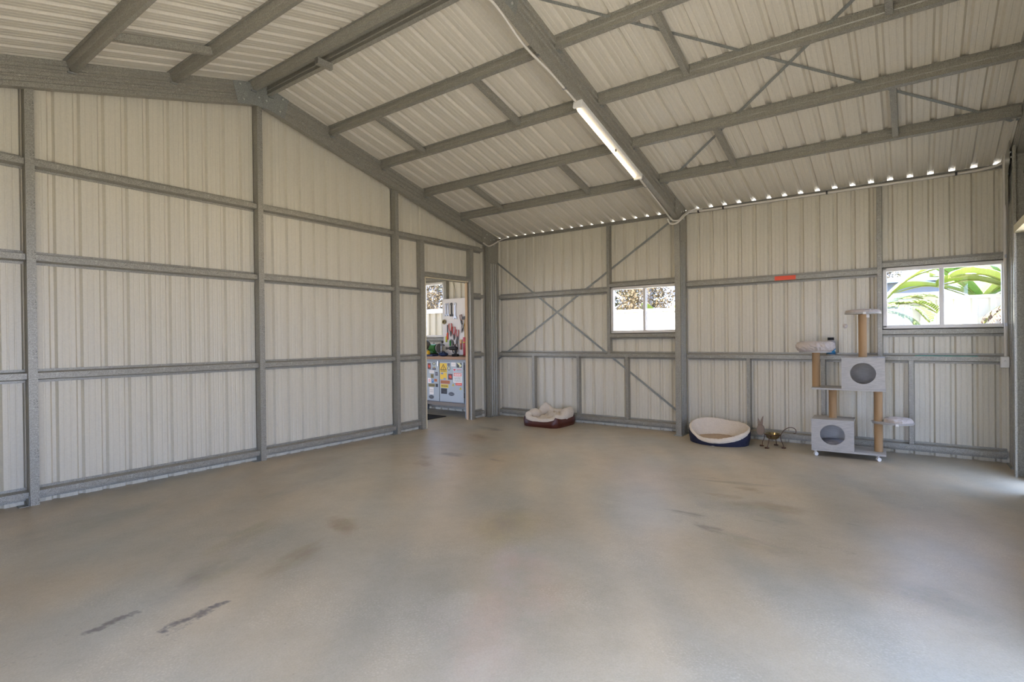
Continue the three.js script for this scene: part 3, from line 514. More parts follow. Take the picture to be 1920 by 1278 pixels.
const furPad = (rx, rz, h, x, y, z) => surf(tuft((u, v) => { const a = u * 6.2832, s = Math.sin(v * Math.PI * 0.5); return [Math.cos(a) * rx * s, h * Math.pow(Math.cos(v * Math.PI * 0.5), 0.45), Math.sin(a) * rz * s]; }, 0.05, 36), 90, 22, true).scale(1, -1, 1).translate(0, 0, 0).scale(1, -1, 1).translate(x, y, z);
function holeBox(parent, w, h, d, x, y, z, rx, ry) {
  const t = 0.016, s = new THREE.Shape([[-w / 2, 0], [w / 2, 0], [w / 2, h], [-w / 2, h]].map((p) => new THREE.Vector2(...p))), hole = new THREE.Path(); hole.absellipse(0, h / 2, rx, ry, 0, Math.PI * 2, false, 0); s.holes.push(hole);
  const g = new THREE.ExtrudeGeometry(s, { depth: t, bevelEnabled: false, curveSegments: 40 });
  const uv = g.attributes.uv; for (let i = 0; i < uv.count; i++) uv.setXY(i, uv.getX(i) * 2, uv.getY(i) * 2);
  const c = new THREE.Group(); c.name = 'cat_house'; c.position.set(x, y, z); parent.add(c);
  part('front_panel', g.translate(0, 0, d / 2 - t), M.laminate, c, 'grey front panel with an oval hole'); part('top_panel', box(w, t, d - t, 0, h - t / 2, -t / 2), M.laminate, c); part('bottom_panel', box(w, t, d - t, 0, t / 2, -t / 2), M.laminate, c);
  for (const q of [y < 0.5 ? -1 : 1]) part('side_panel', box(t, h - 2 * t, d - t, q * (w / 2 - t / 2), h / 2, -t / 2), M.laminate, c);
  part('back_panel', box(w - 2 * t, h - 2 * t, t, 0, h / 2, -d / 2 + t / 2), M.laminate, c);
  return c;
}
{
  const g = thing('cat_tree', 'tall grey cat tree with sisal posts, two oval-holed boxes and fluffy perches', 'cat tree', [5.59, 0, 0.44], 0.04);
  const P = (x, z) => [x - 5.59, z - 0.44];
  part('base_board', rbox(0.725, 0.022, 0.4, 0, 0.074, 0, 0.003), M.laminate, g);
  for (const [x, z] of [[-0.325, 0.17], [0.285, 0.17], [-0.325, -0.17], [0.31, -0.17]]) {
    const c = new THREE.Group(); c.name = 'castor'; c.position.set(x, 0, z); c.rotation.y = 0.6; g.add(c);
    part('wheel', new THREE.CylinderGeometry(0.022, 0.022, 0.014, 18).rotateX(Math.PI / 2).translate(0.008, 0.022, 0.009), M.white, c); part('wheel', new THREE.CylinderGeometry(0.022, 0.022, 0.014, 18).rotateX(Math.PI / 2).translate(0.008, 0.022, -0.009), M.white, c);
    part('fork', [box(0.02, 0.012, 0.034, 0, 0.056, 0), box(0.018, 0.03, 0.005, 0.004, 0.04, 0)], M.white, c);
  }
  holeBox(g, 0.425, 0.345, 0.37, -0.148, 0.086, 0.012, 0.125, 0.116);
  part('cushion', furPad(0.15, 0.13, 0.085, -0.16, 0.105, 0.02), std({ color: 0x9a9aa2, map: furTex, roughness: 1 }), g, 'grey plush cushion inside the lower box');
  part('post', sisalPost(0.043, 0.345, -0.155, 0.431, -0.02), M.sisal, g); part('post', sisalPost(0.043, 0.69, 0.292, 0.086, 0.03), M.sisal, g);
  part('shelf', rbox(0.725, 0.02, 0.4, 0, 0.786, 0, 0.003), M.laminate, g);
  part('post', sisalPost(0.043, 0.41, -0.32, 0.797, 0.04), M.sisal, g);
  holeBox(g, 0.412, 0.355, 0.38, 0.152, 0.797, 0.0, 0.122, 0.118);
  part('cushion', furPad(0.14, 0.13, 0.035, 0.152, 0.815, 0.02), std({ color: 0xa8a6aa, map: furTex, roughness: 1 }), g, 'grey plush pad inside the upper box');
  part('post', sisalPost(0.043, 0.492, 0.147, 1.152, -0.02), M.sisal, g);
  const b = new THREE.Group(); b.name = 'round_bed'; b.position.set(-0.328, 1.206, 0.04); g.add(b);
  part('bed_board', cyl(0.17, 0.17, 0.014, 0, 0.007, 0, 36), M.laminate, b); part('fluffy_rim', furRing(0.135, 0.068, 0.92, 0, 0.068, 0), M.fur, b, 'pale plush rim'); part('pad', furPad(0.14, 0.14, 0.06, 0, 0.014, 0), M.fur, b);
  const t = new THREE.Group(); t.name = 'top_perch'; t.position.set(0.15, 1.644, -0.02); g.add(t);
  part('perch_board', new THREE.CylinderGeometry(0.178, 0.178, 0.018, 40).scale(1, 1, 0.9).translate(0, 0.012, 0), M.laminate, t); part('plush_pad', furPad(0.17, 0.15, 0.04, 0, 0.02, 0), M.fur, t); part('clip', rbox(0.03, 0.026, 0.014, 0.02, 0.01, 0.158, 0.004), M.white, t); part('bracket', rbox(0.07, 0.04, 0.07, 0.03, -0.018, -0.02, 0.006), M.white, t);
  const l = new THREE.Group(); l.name = 'side_perch'; l.position.set(0.43, 0.412, 0.03); g.add(l);
  part('perch_ring', new THREE.CylinderGeometry(0.205, 0.195, 0.02, 44).scale(1, 1, 0.82).translate(-0.005, 0.01, 0), M.laminate, l); part('plush_pad', furPad(0.135, 0.14, 0.06, 0.045, 0.016, 0), M.fur, l); part('clip', rbox(0.028, 0.024, 0.014, 0.03, 0.004, 0.162, 0.004), M.white, l);
  part('toy_string', tube([[-0.02, 1.655, -0.02], [-0.024, 1.6, -0.02], [-0.025, 1.535, -0.02]], 0.0015, 8, 5), M.white, g);
  part('toy_ball', surf(tuft((u, v) => { const a = u * 6.2832, e = v * Math.PI; return [Math.cos(a) * Math.sin(e) * 0.025, -Math.cos(e) * 0.025, Math.sin(a) * Math.sin(e) * 0.025]; }, 0.14, 60), 30, 18, true).translate(-0.025, 1.512, -0.02), M.fur, g, 'small fluffy ball hanging on a string');
}
{ // jar and stick that lie on the girt
  const g = thing('treat_jar', 'clear jar with blue label and black lid on the girt behind the round cat bed', 'jar', [5.372, 1.156, -0.028]);
  const c = document.createElement('canvas'); c.width = 256; c.height = 128; const k = c.getContext('2d'); k.fillStyle = '#1f86b4'; k.fillRect(0, 0, 256, 128); k.fillStyle = '#12587c'; k.fillRect(0, 92, 256, 36); k.fillStyle = '#f3efe6'; k.beginPath(); k.ellipse(64, 50, 26, 22, 0, 0, 7); k.fill(); k.beginPath(); k.ellipse(192, 50, 26, 22, 0, 0, 7); k.fill(); k.fillStyle = '#3b2a20'; k.fillRect(44, 76, 40, 8); k.fillRect(172, 76, 40, 8);
  const lab = new THREE.CanvasTexture(c); lab.colorSpace = THREE.SRGBColorSpace;
  part('jar_body', new THREE.LatheGeometry([[0, 0], [0.046, 0], [0.05, 0.006], [0.05, 0.16], [0.045, 0.178], [0.034, 0.188], [0.034, 0.195]].map((p) => new THREE.Vector2(...p)), 28), std({ color: 0xa9a4a2, roughness: 0.25 }), g); part('label', new THREE.CylinderGeometry(0.0507, 0.0507, 0.075, 28, 1, true).translate(0, 0.05, 0), std({ map: lab, roughness: 0.45 }), g, 'blue paper label'); part('lid', cyl(0.036, 0.037, 0.034, 0, 0.206, 0, 24), M.black, g, 'black screw lid');
  const s = single('stick', rbox(0.56, 0.006, 0.02, 0, 0.003, 0, 0.002), col(0x2f9c8c, 0.5), 'thin teal stick lying on the girt under the right window', 'stick', [6.5, 1.155, -0.02]);
}

// ---------------------------------------------------------------- pet beds and bowl
M.fleece = new THREE.MeshPhysicalMaterial({ color: 0xf8f0e2, map: furTex, roughness: 1, sheen: 0.6, sheenRoughness: 0.6, sheenColor: new THREE.Color(0.5, 0.48, 0.45) });
const leatherTex = dataTex(256, 256, (x, y) => { const v = 112 + 12 * wrapN(x, y, 256, 3) + 7 * wrapN(x, y, 256, 20, 2) + rr(-5, 5); return [clamp(v), clamp(v * 0.58), clamp(v * 0.42)]; });
M.leather = std({ color: 0xb58e7a, map: leatherTex, roughness: 0.42 });
{
  const g = thing('dog_bed', 'square brown faux-leather dog bed with white fleece lining against the wall', 'pet bed', [1.42, 0, 0.375]);
  const H = 0.335, rs = (q, R) => { const c = Math.cos(q), s = Math.sin(q), n = 5, k = Math.pow(Math.abs(c) ** n + Math.abs(s) ** n, -1 / n); return [c * k * R, s * k * R]; };
  // q = 0 points along +x, pi/2 along +z (to the camera)
  const wall = (q) => { const [x, z] = rs(q, 1); const corner = Math.min(1, Math.pow(Math.min(Math.abs(x), Math.abs(z)), 3)); return 0.1 + 0.06 * corner + (z > 0.9 ? -0.012 * (1 - corner) : 0.025); };
  part('outer_wall', surf((u, v) => { const q = u * 6.2832, h = wall(q), bulge = 1 + 0.035 * Math.sin(v * Math.PI), [x, z] = rs(q, H * bulge), pinch = 1 - 0.012 * Math.exp(-(((q - 0.785) / 0.05) ** 2)); return [x * pinch, v * h, z * pinch]; }, 160, 12, true), M.leather, g);
  part('base_pad', surf((u, v) => { const [x, z] = rs(u * 6.2832, H * 0.99 * v); return [x, 0.05, z]; }, 60, 3, true), M.leather, g);
  const bump = (q, c, w, h) => h * Math.exp(-(((((q - c + 9.4248) % 6.2832) - 3.1416) / w) ** 2));
  const lump = (q) => 0.012 + bump(q, 4.0, 0.42, 0.085) + bump(q, 5.95, 0.6, 0.075) + bump(q, 3.0, 0.4, 0.06) + bump(q, 5.0, 0.5, 0.03) + 0.008 * n2(q * 1.6, 3);
  part('fleece_bolster', surf((u, v) => { const q = u * 6.2832, b = v * 6.2832, L = lump(q), r = 0.058 + L * 0.3, [x, z] = rs(q, H - 0.05 - L * 0.15), nx = Math.cos(q), nz = Math.sin(q), h = wall(q), k = 1 + 0.07 * n3(x * 14, Math.sin(b) * 1.5, z * 14) + 0.02 * n3(x * 60, v * 30, z * 60); const c = Math.cos(b) * r * k * (Math.cos(b) > 0 ? 0.85 : 1), e = Math.sin(b) * (r * 0.8 + L * 0.5) * k; return [x + nx * c, h - 0.012 + L * 0.6 + e, z + nz * c]; }, 150, 26, true), M.fleece, g, 'white fleece bolster');
  part('fleece_cushion', surf((u, v) => { const q = u * 6.2832, [x, z] = rs(q, (H - 0.06) * v), hump = 0.10 * Math.exp(-((((x + 0.02) / 0.15) ** 2) + (((z + 0.13) / 0.13) ** 2))) + 0.05 * Math.exp(-((((x - 0.16) / 0.1) ** 2) + (((z + 0.12) / 0.12) ** 2))); return [x, 0.1 + hump + 0.022 * n2(x * 9, z * 9) + 0.01 * n2(x * 22, z * 22), z]; }, 90, 30, true), M.fleece, g, 'rumpled white fleece cushion');
}
{
  const g = thing('oval_pet_bed', 'oval pet bed with navy outside and cream plush lining', 'pet bed', [4.12, 0, 0.42], -0.12);
  const navy = col(0x23253a, 0.85), A = 0.385, B = 0.31;
  const rim = (q) => { const x = Math.cos(q), z = Math.sin(q); return Math.max(0.075, 0.165 + 0.075 * Math.max(0, -x) - 0.085 * z + 0.02 * Math.max(0, x) - 0.03 * Math.exp(-(((q - 1.9) / 0.7) ** 2))); };
  const seam = (q) => { const x = Math.cos(q), z = Math.sin(q); return x < -0.55 ? 0.93 : 0.93 - 0.5 * Math.max(0, Math.min(1, (x + 0.55) / 0.5)) * Math.max(0, z + 0.15) / 1.15; };
  const shell = (q, t) => { // t: 0 foot of the outside, 1 top of the rim, 2 inside at the cushion
    const h = rim(q), x = Math.cos(q), z = Math.sin(q), fold = 1 + 0.012 * n2(q * 5, t * 2);
    let k, y; if (t <= 1) { k = 0.97 + 0.07 * Math.sin(t * 2.2) - 0.03 * t; y = h * Math.pow(t, 0.9); } else { const s = t - 1; k = 1.0 - 0.03 - 0.27 * s + 0.02 * Math.sin(s * Math.PI); y = h + 0.018 * Math.sin(Math.min(1, s * 3) * Math.PI) - (h - 0.065) * Math.pow(s, 1.3); }
    return [x * A * k * fold, y, z * B * k * fold];
  };
  part('outer_cover', surf((u, v) => shell(u * 6.2832, v * seam(u * 6.2832)), 110, 14, true), navy, g, 'navy fabric outside');
  part('plush_lining', surf((u, v) => { const q = u * 6.2832, s = seam(q), p = shell(q, s + (2 - s) * v), k = 0.004 * n3(p[0] * 30, p[1] * 30, p[2] * 30); return [p[0] * 1.006, p[1] + k + 0.002, p[2] * 1.006]; }, 130, 34, true), M.fleece, g, 'cream plush lining');
  part('cushion', surf((u, v) => { const q = u * 6.2832; return [Math.cos(q) * A * 0.72 * v, 0.068 + 0.018 * (1 - v * v) + 0.006 * n2(Math.cos(q) * v * 6, Math.sin(q) * v * 6), Math.sin(q) * B * 0.72 * v]; }, 70, 18, true), std({ color: 0xcbb7a0, map: furTex, roughness: 1 }), g, 'tan plush cushion');
  part('care_tag', rbox(0.035, 0.002, 0.02, 0.05, 0.004, B * 1.0 + 0.008, 0.001), M.white, g);
}
{
  const g = thing('pet_bowl_stand', 'rusty metal animal-shaped stand with long ears and curled tail holding a steel bowl', 'pet bowl', [4.77, 0, 0.39], 0.1);
  const rust = col(0x5d4336, 0.7, 0.3), head = col(0x8a7766, 0.75, 0.2);
  const bz = 0.165;
  part('bowl', new THREE.LatheGeometry([[0, 0.105], [0.05, 0.106], [0.075, 0.125], [0.088, 0.165], [0.098, 0.17], [0.098, 0.173], [0.085, 0.17], [0.072, 0.13], [0.048, 0.111], [0, 0.11]].map((p) => new THREE.Vector2(...p)), 36), std({ color: 0x9c8d6c, metalness: 0.85, roughness: 0.22 }), g, 'polished metal bowl');
  part('ring', new THREE.TorusGeometry(0.091, 0.005, 8, 36).rotateX(Math.PI / 2).translate(0, 0.16, 0), rust, g);
  for (const [x, z] of [[-0.11, 0.0], [-0.045, 0.115], [0.03, -0.12], [0.12, 0.03]]) {
    const l = Math.hypot(x, z), ux = x / l, uz = z / l;
    part('leg', tube([[ux * 0.092, 0.16, uz * 0.092], [ux * 0.1, 0.1, uz * 0.1], [ux * 0.118, 0.06, uz * 0.118], [x * 1.08, 0.012, z * 1.08]], 0.005, 14, 6), rust, g);
    part('paw', [new THREE.SphereGeometry(0.018, 10, 8).scale(1.3, 0.5, 1), new THREE.SphereGeometry(0.009, 8, 6).translate(-0.02, 0, 0.012), new THREE.SphereGeometry(0.009, 8, 6).translate(-0.024, 0, 0), new THREE.SphereGeometry(0.009, 8, 6).translate(-0.02, 0, -0.012)].map((k) => k.translate(x * 1.1, 0.01, z * 1.1)), rust, g);
  }
  part('neck', tube([[-0.09, 0.16, 0.0], [-0.115, 0.18, 0.0], [-0.135, 0.19, 0.01]], 0.006, 8, 6), rust, g);
  const hs = new THREE.Shape(); hs.moveTo(-0.02, 0); hs.quadraticCurveTo(-0.048, 0.03, -0.04, 0.07); hs.quadraticCurveTo(-0.032, 0.1, -0.018, 0.118); hs.lineTo(0.02, 0.118); hs.quadraticCurveTo(0.042, 0.1, 0.044, 0.06); hs.quadraticCurveTo(0.044, 0.02, 0.02, 0); hs.closePath();
  const hd = part('head', extrude(hs, 0.014, 0.006, 8).translate(-0.14, 0.155, 0.015), head, g, 'weathered metal animal head');
  for (const [x0, x1, s] of [[-0.155, -0.168, 1], [-0.13, -0.105, 1.35]]) { const e = new THREE.Shape(); e.moveTo(-0.013, 0); e.quadraticCurveTo(-0.017, 0.045 * s, x1 - x0, 0.095 * s); e.quadraticCurveTo(0.018, 0.05 * s, 0.013, 0); e.closePath(); part('ear', extrude(e, 0.005, 0.002, 8).translate(x0, 0.265, 0.015), head, g); }
  part('tail', tube([[0.09, 0.155, 0], [0.105, 0.19, 0], [0.14, 0.235, 0], [0.2, 0.265, 0], [0.25, 0.25, 0], [0.262, 0.215, 0], [0.25, 0.19, 0], [0.235, 0.2, 0]], 0.0045, 40, 6), rust, g);
}

// ---------------------------------------------------------------- workshop seen through the doorway
const cabMat = std({ color: 0x9ea3a3, roughness: 0.5, metalness: 0.15 }), frameMat = std({ color: 0x84888a, roughness: 0.55, metalness: 0.3 });
const decals = document.createElement('canvas'); decals.width = 1024; decals.height = 1024;
const DK = decals.getContext('2d'); let cell = 0;
const scribble = (x, y, w, h, c, rows) => { DK.fillStyle = c; for (let r = 0; r < rows; r++) { let q = x; const hh = h / rows; while (q < x + w) { const l = rr(0.05, 0.14) * w; DK.fillRect(q, y + r * hh + hh * 0.25, Math.min(l, x + w - q), hh * 0.5); q += l + w * 0.035; } } };
function decal(draw) { const cx = (cell % 6) * 170 + 2, cy = Math.floor(cell / 6) * 170 + 2, S = 164; cell++; DK.save(); DK.translate(cx, cy); DK.scale(S / 100, S / 100); DK.beginPath(); DK.rect(0, 0, 100, 100); DK.clip(); draw(DK); DK.restore(); return [cx / 1024, 1 - (cy + S) / 1024, (cx + S) / 1024, 1 - cy / 1024]; }
const fill = (c) => (k) => { k.fillStyle = c; k.fillRect(0, 0, 100, 100); };
const art = {
  hazard: decal((k) => { fill('#e3b81f')(k); k.strokeStyle = '#2a2410'; k.lineWidth = 7; k.beginPath(); k.moveTo(50, 14); k.lineTo(88, 72); k.lineTo(12, 72); k.closePath(); k.stroke(); k.fillStyle = '#2a2410'; k.fillRect(46, 34, 8, 20); k.beginPath(); k.arc(50, 62, 5, 0, 7); k.fill(); scribble(14, 78, 72, 16, '#3a3212', 1); }),
  yellow: decal((k) => { fill('#e7b927')(k); k.fillStyle = '#7a86a8'; k.fillRect(14, 0, 34, 24); k.fillRect(52, 78, 32, 22); }),
  red: decal((k) => { fill('#5b1d18')(k); k.fillStyle = '#d4482a'; k.beginPath(); k.ellipse(52, 50, 32, 24, 0.4, 0, 7); k.fill(); }),
  sign: decal((k) => { fill('#e9e4da')(k); k.strokeStyle = '#c93a32'; k.lineWidth = 6; k.strokeRect(8, 6, 84, 26); scribble(14, 11, 72, 16, '#c93a32', 1); scribble(10, 40, 80, 52, '#6a6660', 4); }),
  heart: decal((k) => { fill('#b9bcbb')(k); k.fillStyle = '#cf3a48'; k.beginPath(); k.moveTo(16, 78); k.bezierCurveTo(-8, 40, 10, 14, 18, 34); k.bezierCurveTo(26, 14, 44, 40, 16, 78); k.fill(); scribble(42, 20, 54, 30, '#cf3a48', 1); scribble(42, 54, 54, 26, '#555', 1); }),
  orange: decal((k) => { fill('#b9662a')(k); scribble(6, 20, 88, 60, '#5a2c14', 2); }),
  amber: decal((k) => { fill('#d9b62a')(k); scribble(8, 20, 84, 60, '#2b2412', 1); }),
  black: decal((k) => { fill('#0d0d0f')(k); scribble(40, 60, 50, 14, '#5a5a5e', 1); }),
  oval: decal((k) => { fill('#9ea3a3')(k); k.fillStyle = '#1d1f22'; k.beginPath(); k.ellipse(50, 50, 49, 48, 0, 0, 7); k.fill(); k.strokeStyle = '#8c8f92'; k.lineWidth = 4; k.beginPath(); k.ellipse(50, 50, 40, 36, 0, 0, 7); k.stroke(); scribble(24, 38, 52, 24, '#a9abad', 1); }),
  round: decal((k) => { fill('#9ea3a3')(k); k.fillStyle = '#6b6a58'; k.beginPath(); k.arc(50, 50, 48, 0, 7); k.fill(); k.fillStyle = '#b5b39a'; k.beginPath(); k.arc(50, 50, 28, 0, 7); k.fill(); }),
  white: decal((k) => { fill('#e6ddd2')(k); scribble(12, 25, 76, 50, '#b9aca0', 2); }),
  bright: decal((k) => { fill('#efe7de')(k); scribble(20, 20, 60, 60, '#e0552f', 3); }),
  olive: decal((k) => { fill('#7a6a2c')(k); scribble(8, 25, 84, 50, '#35301a', 1); }),
  stripe: decal((k) => { fill('#2e302c')(k); k.fillStyle = '#d7d19a'; k.beginPath(); k.moveTo(0, 0); k.lineTo(60, 0); k.lineTo(100, 60); k.lineTo(60, 100); k.lineTo(50, 50); k.closePath(); k.fill(); }),
  redbar: decal((k) => { fill('#d8452f')(k); scribble(10, 30, 80, 40, '#f0c4b6', 1); }),
  tri: decal((k) => { fill('#9ea3a3')(k); k.fillStyle = '#b9a22c'; k.beginPath(); k.moveTo(50, 4); k.lineTo(98, 96); k.lineTo(2, 96); k.closePath(); k.fill(); k.fillStyle = '#3a3212'; k.fillRect(45, 40, 10, 30); }),
  blue: decal((k) => { fill('#2f6ea8')(k); k.fillStyle = '#cfd8dc'; k.fillRect(30, 20, 40, 18); }),
  dark: decal((k) => { fill('#3b3640')(k); scribble(10, 30, 80, 40, '#a09aa6', 2); }),
};
const decalTex = new THREE.CanvasTexture(decals); decalTex.colorSpace = THREE.SRGBColorSpace;
M.decal = std({ map: decalTex, roughness: 0.5 });
const stickerGeo = (a, w, h) => { const g = box(w, h, 0.001), u = g.attributes.uv; for (let i = 0; i < u.count; i++) u.setXY(i, a[0] + (a[2] - a[0]) * u.getX(i), a[1] + (a[3] - a[1]) * u.getY(i)); return g; };
{
  const g = thing('workbench', 'grey steel workbench with sticker-covered cupboard doors in the workshop', 'workbench', [-0.95, 0, 0.3]);
  const bx = -0.95;
  part('bench_top', rbox(1.6, 0.05, 0.64, 0, 1.065, 0, 0.006), std({ color: 0x9a7a60, roughness: 0.75 }), g, 'worn timber top');
  part('frame_rail', rbox(1.56, 0.05, 0.05, 0, 1.015, 0.27, 0.004), frameMat, g);
  for (const [x, z] of [[0.765, 0.275], [-0.765, 0.275], [0.765, -0.26], [-0.765, -0.26]]) part('leg', rbox(0.05, 1.04, 0.05, x, 0.52, z, 0.004), frameMat, g);
  part('bottom_rail', rbox(1.5, 0.06, 0.05, 0, 0.225, 0.27, 0.004), std({ color: 0x7f7468, roughness: 0.8 }), g, 'rust-marked lower rail');
  part('cupboard_body', box(1.46, 0.74, 0.5, 0, 0.625, 0.0), cabMat, g);
  const doors = [];
  for (const [x0, x1] of [[-1.66, -0.845], [-0.835, -0.243]]) doors.push(part('cupboard_door', rbox(x1 - x0, 0.725, 0.018, (x0 + x1) / 2 - bx, 0.635, 0.285, 0.003), cabMat, g));
  part('latch', rbox(0.028, 0.1, 0.02, -0.862 - bx, 0.96, 0.302, 0.004), M.steel, g);
  for (const y of [0.4, 0.9]) part('hinge', rbox(0.018, 0.09, 0.014, -0.235 - bx, y, 0.292, 0.003), M.darksteel, g);
  const S = [ // art, centre x, centre y, width, height
    ['hazard', -0.736, 0.887, 0.18, 0.17], ['yellow', -0.735, 0.735, 0.17, 0.12], ['red', -0.566, 0.727, 0.105, 0.105], ['sign', -0.387, 0.715, 0.205, 0.18], ['heart', -0.39, 0.855, 0.21, 0.07], ['orange', -0.692, 0.625, 0.235, 0.06], ['amber', -0.71, 0.553, 0.19, 0.065], ['black', -0.724, 0.46, 0.15, 0.1], ['oval', -0.542, 0.415, 0.145, 0.072], ['redbar', -0.362, 0.6, 0.15, 0.044], ['tri', -0.495, 0.587, 0.065, 0.055], ['tri', -0.318, 0.53, 0.07, 0.06], ['stripe', -0.346, 0.94, 0.12, 0.085], ['white', -0.485, 0.952, 0.105, 0.07], ['dark', -0.6, 0.948, 0.06, 0.042], ['round', -0.596, 0.88, 0.075, 0.085],
    ['red', -1.1, 0.91, 0.08, 0.11], ['round', -0.973, 0.958, 0.09, 0.06], ['dark', -0.97, 0.862, 0.09, 0.04], ['tri', -0.97, 0.895, 0.05, 0.04], ['white', -1.035, 0.805, 0.12, 0.055], ['olive', -1.025, 0.725, 0.07, 0.075], ['dark', -0.912, 0.77, 0.065, 0.065], ['bright', -1.095, 0.64, 0.085, 0.095], ['blue', -1.013, 0.63, 0.045, 0.06], ['orange', -0.935, 0.65, 0.07, 0.05], ['olive', -1.04, 0.555, 0.17, 0.055], ['black', -0.908, 0.556, 0.06, 0.06], ['white', -1.045, 0.45, 0.11, 0.135], ['oval', -1.05, 0.335, 0.135, 0.072]];
  for (const [a, x, y, w, h] of S) { const d = doors[x < -0.84 ? 0 : 1], m = part('sticker', stickerGeo(art[a], w, h), M.decal, d); m.position.set(x - bx, y, 0.2946); }
}
{ // pegboard of white board with tools
  const s = new THREE.Shape([[-1.25, 2.16], [-1.22, 2.2], [-0.2, 2.2], [-0.2, 1.1], [-1.25, 1.1]].map((p) => new THREE.Vector2(p[0] + 0.72, p[1] - 1.1)));
  single('tool_board', new THREE.ExtrudeGeometry(s, { depth: 0.012, bevelEnabled: false }), std({ color: 0xe2dcd6, roughness: 0.6 }), 'white tool board standing behind the workbench', 'board', [-0.72, 1.1, 0.025]);
}
const ZT = 0.05;
function wrench(x, y, len, mat, label) {
  const s = new THREE.Shape(), w = len * 0.055, j = len * 0.14; // open jaw at the foot, ring at the head
  s.moveTo(-w, len - j); s.lineTo(-w, j * 1.2); s.quadraticCurveTo(-j * 1.1, j * 1.1, -j * 0.95, 0.0); s.lineTo(-j * 0.42, 0); s.lineTo(-j * 0.3, j * 0.55); s.lineTo(j * 0.3, j * 0.55); s.lineTo(j * 0.42, 0); s.lineTo(j * 0.95, 0); s.quadraticCurveTo(j * 1.1, j * 1.1, w, j * 1.2); s.lineTo(w, len - j); s.absarc(0, len - j * 0.6, j * 0.7, -0.6, Math.PI + 0.6, false); s.closePath();
  const h = new THREE.Path(); h.absarc(0, len - j * 0.6, j * 0.36, 0, 6.2832, true); s.holes.push(h);
  return single('wrench', extrude(s, 0.008, 0.002), mat, label, 'wrench', [x, y, ZT], 0, 'wrenches on the tool board');
}
wrench(-1.174, 1.865, 0.25, M.steel, 'leftmost steel wrench hanging on the white tool board'); wrench(-1.112, 1.865, 0.25, M.steel, 'second steel wrench from the left on the white tool board'); wrench(-1.025, 1.855, 0.26, M.darksteel, 'dark wrench, third of the row on the tool board'); wrench(-0.928, 1.8, 0.31, M.steel, 'longest steel wrench, right end of the row on the tool board');
function pliers(x, y, len, grip, up, tilt, label, name = 'pliers') { // two crossing halves with sleeves
  const g = thing(name, label, 'pliers', [x, y, ZT + 0.012], 0); g.rotation.z = tilt + (up ? 0 : Math.PI);
  for (const s of [-1, 1]) {
    part('jaw', extrude([[0, 0], [-s * len * 0.075, -len * 0.05], [-s * len * 0.07, -len * 0.16], [-s * len * 0.012, -len * 0.36], [0, -len * 0.36]], 0.01, 0.001), M.darksteel, g);
    part('handle', tube([[s * len * 0.02, -len * 0.03, 0], [s * len * 0.09, len * 0.12, 0], [s * len * 0.13, len * 0.35, 0], [s * len * 0.11, len * 0.6, 0]], len * 0.035, 16, 7), grip, g);
  }
  part('pivot', new THREE.CylinderGeometry(len * 0.06, len * 0.06, 0.02, 12).rotateX(Math.PI / 2), M.darksteel, g);
  return g;
}
const redGrip = col(0xb5332c, 0.5);
pliers(-1.04, 1.555, 0.27, redGrip, true, 0.05, 'left pair of red-handled pliers on the tool board'); pliers(-0.955, 1.49, 0.27, redGrip, true, 0.0, 'middle pair of red-handled pliers on the tool board'); pliers(-0.866, 1.45, 0.24, redGrip, true, -0.06, 'right pair of red-handled pliers on the tool board');
pliers(-0.985, 1.31, 0.28, col(0x2a2826, 0.6), false, 0.25, 'long dark-handled snips hanging low on the tool board', 'snips'); pliers(-0.885, 1.33, 0.27, col(0x4a2a26, 0.6), false, -0.05, 'brown-handled snips beside the dark ones low on the tool board', 'snips');
pliers(-0.76, 1.76, 0.2, col(0x7a3b28, 0.6), true, 0.1, 'rusty-handled pliers beside the hammer on the tool board'); pliers(-0.735, 1.6, 0.19, M.black, true, -0.25, 'small black pliers left of the hammer handle');
function screwdriver(x, y, mat, shaft, len, hl, label) { const g = thing('screwdriver', label, 'screwdriver', [x, y, 0.0535]); part('handle', new THREE.CapsuleGeometry(0.016, hl - 0.032, 5, 10).translate(0, hl / 2, 0), mat, g); part('shaft', cyl(0.009, 0.009, len - hl, 0, hl + (len - hl) / 2, 0, 8), shaft, g); }
screwdriver(-1.13, 1.4, col(0xe2552a, 0.45), M.darksteel, 0.29, 0.14, 'screwdriver with orange handle and dark shaft on the tool board'); screwdriver(-1.165, 1.35, col(0xc9cf2c, 0.45), M.steel, 0.16, 0.12, 'short yellow-green screwdriver on the tool board'); screwdriver(-1.062, 1.275, col(0x2f8f3a, 0.45), M.steel, 0.14, 0.115, 'stubby green-handled screwdriver on the tool board');
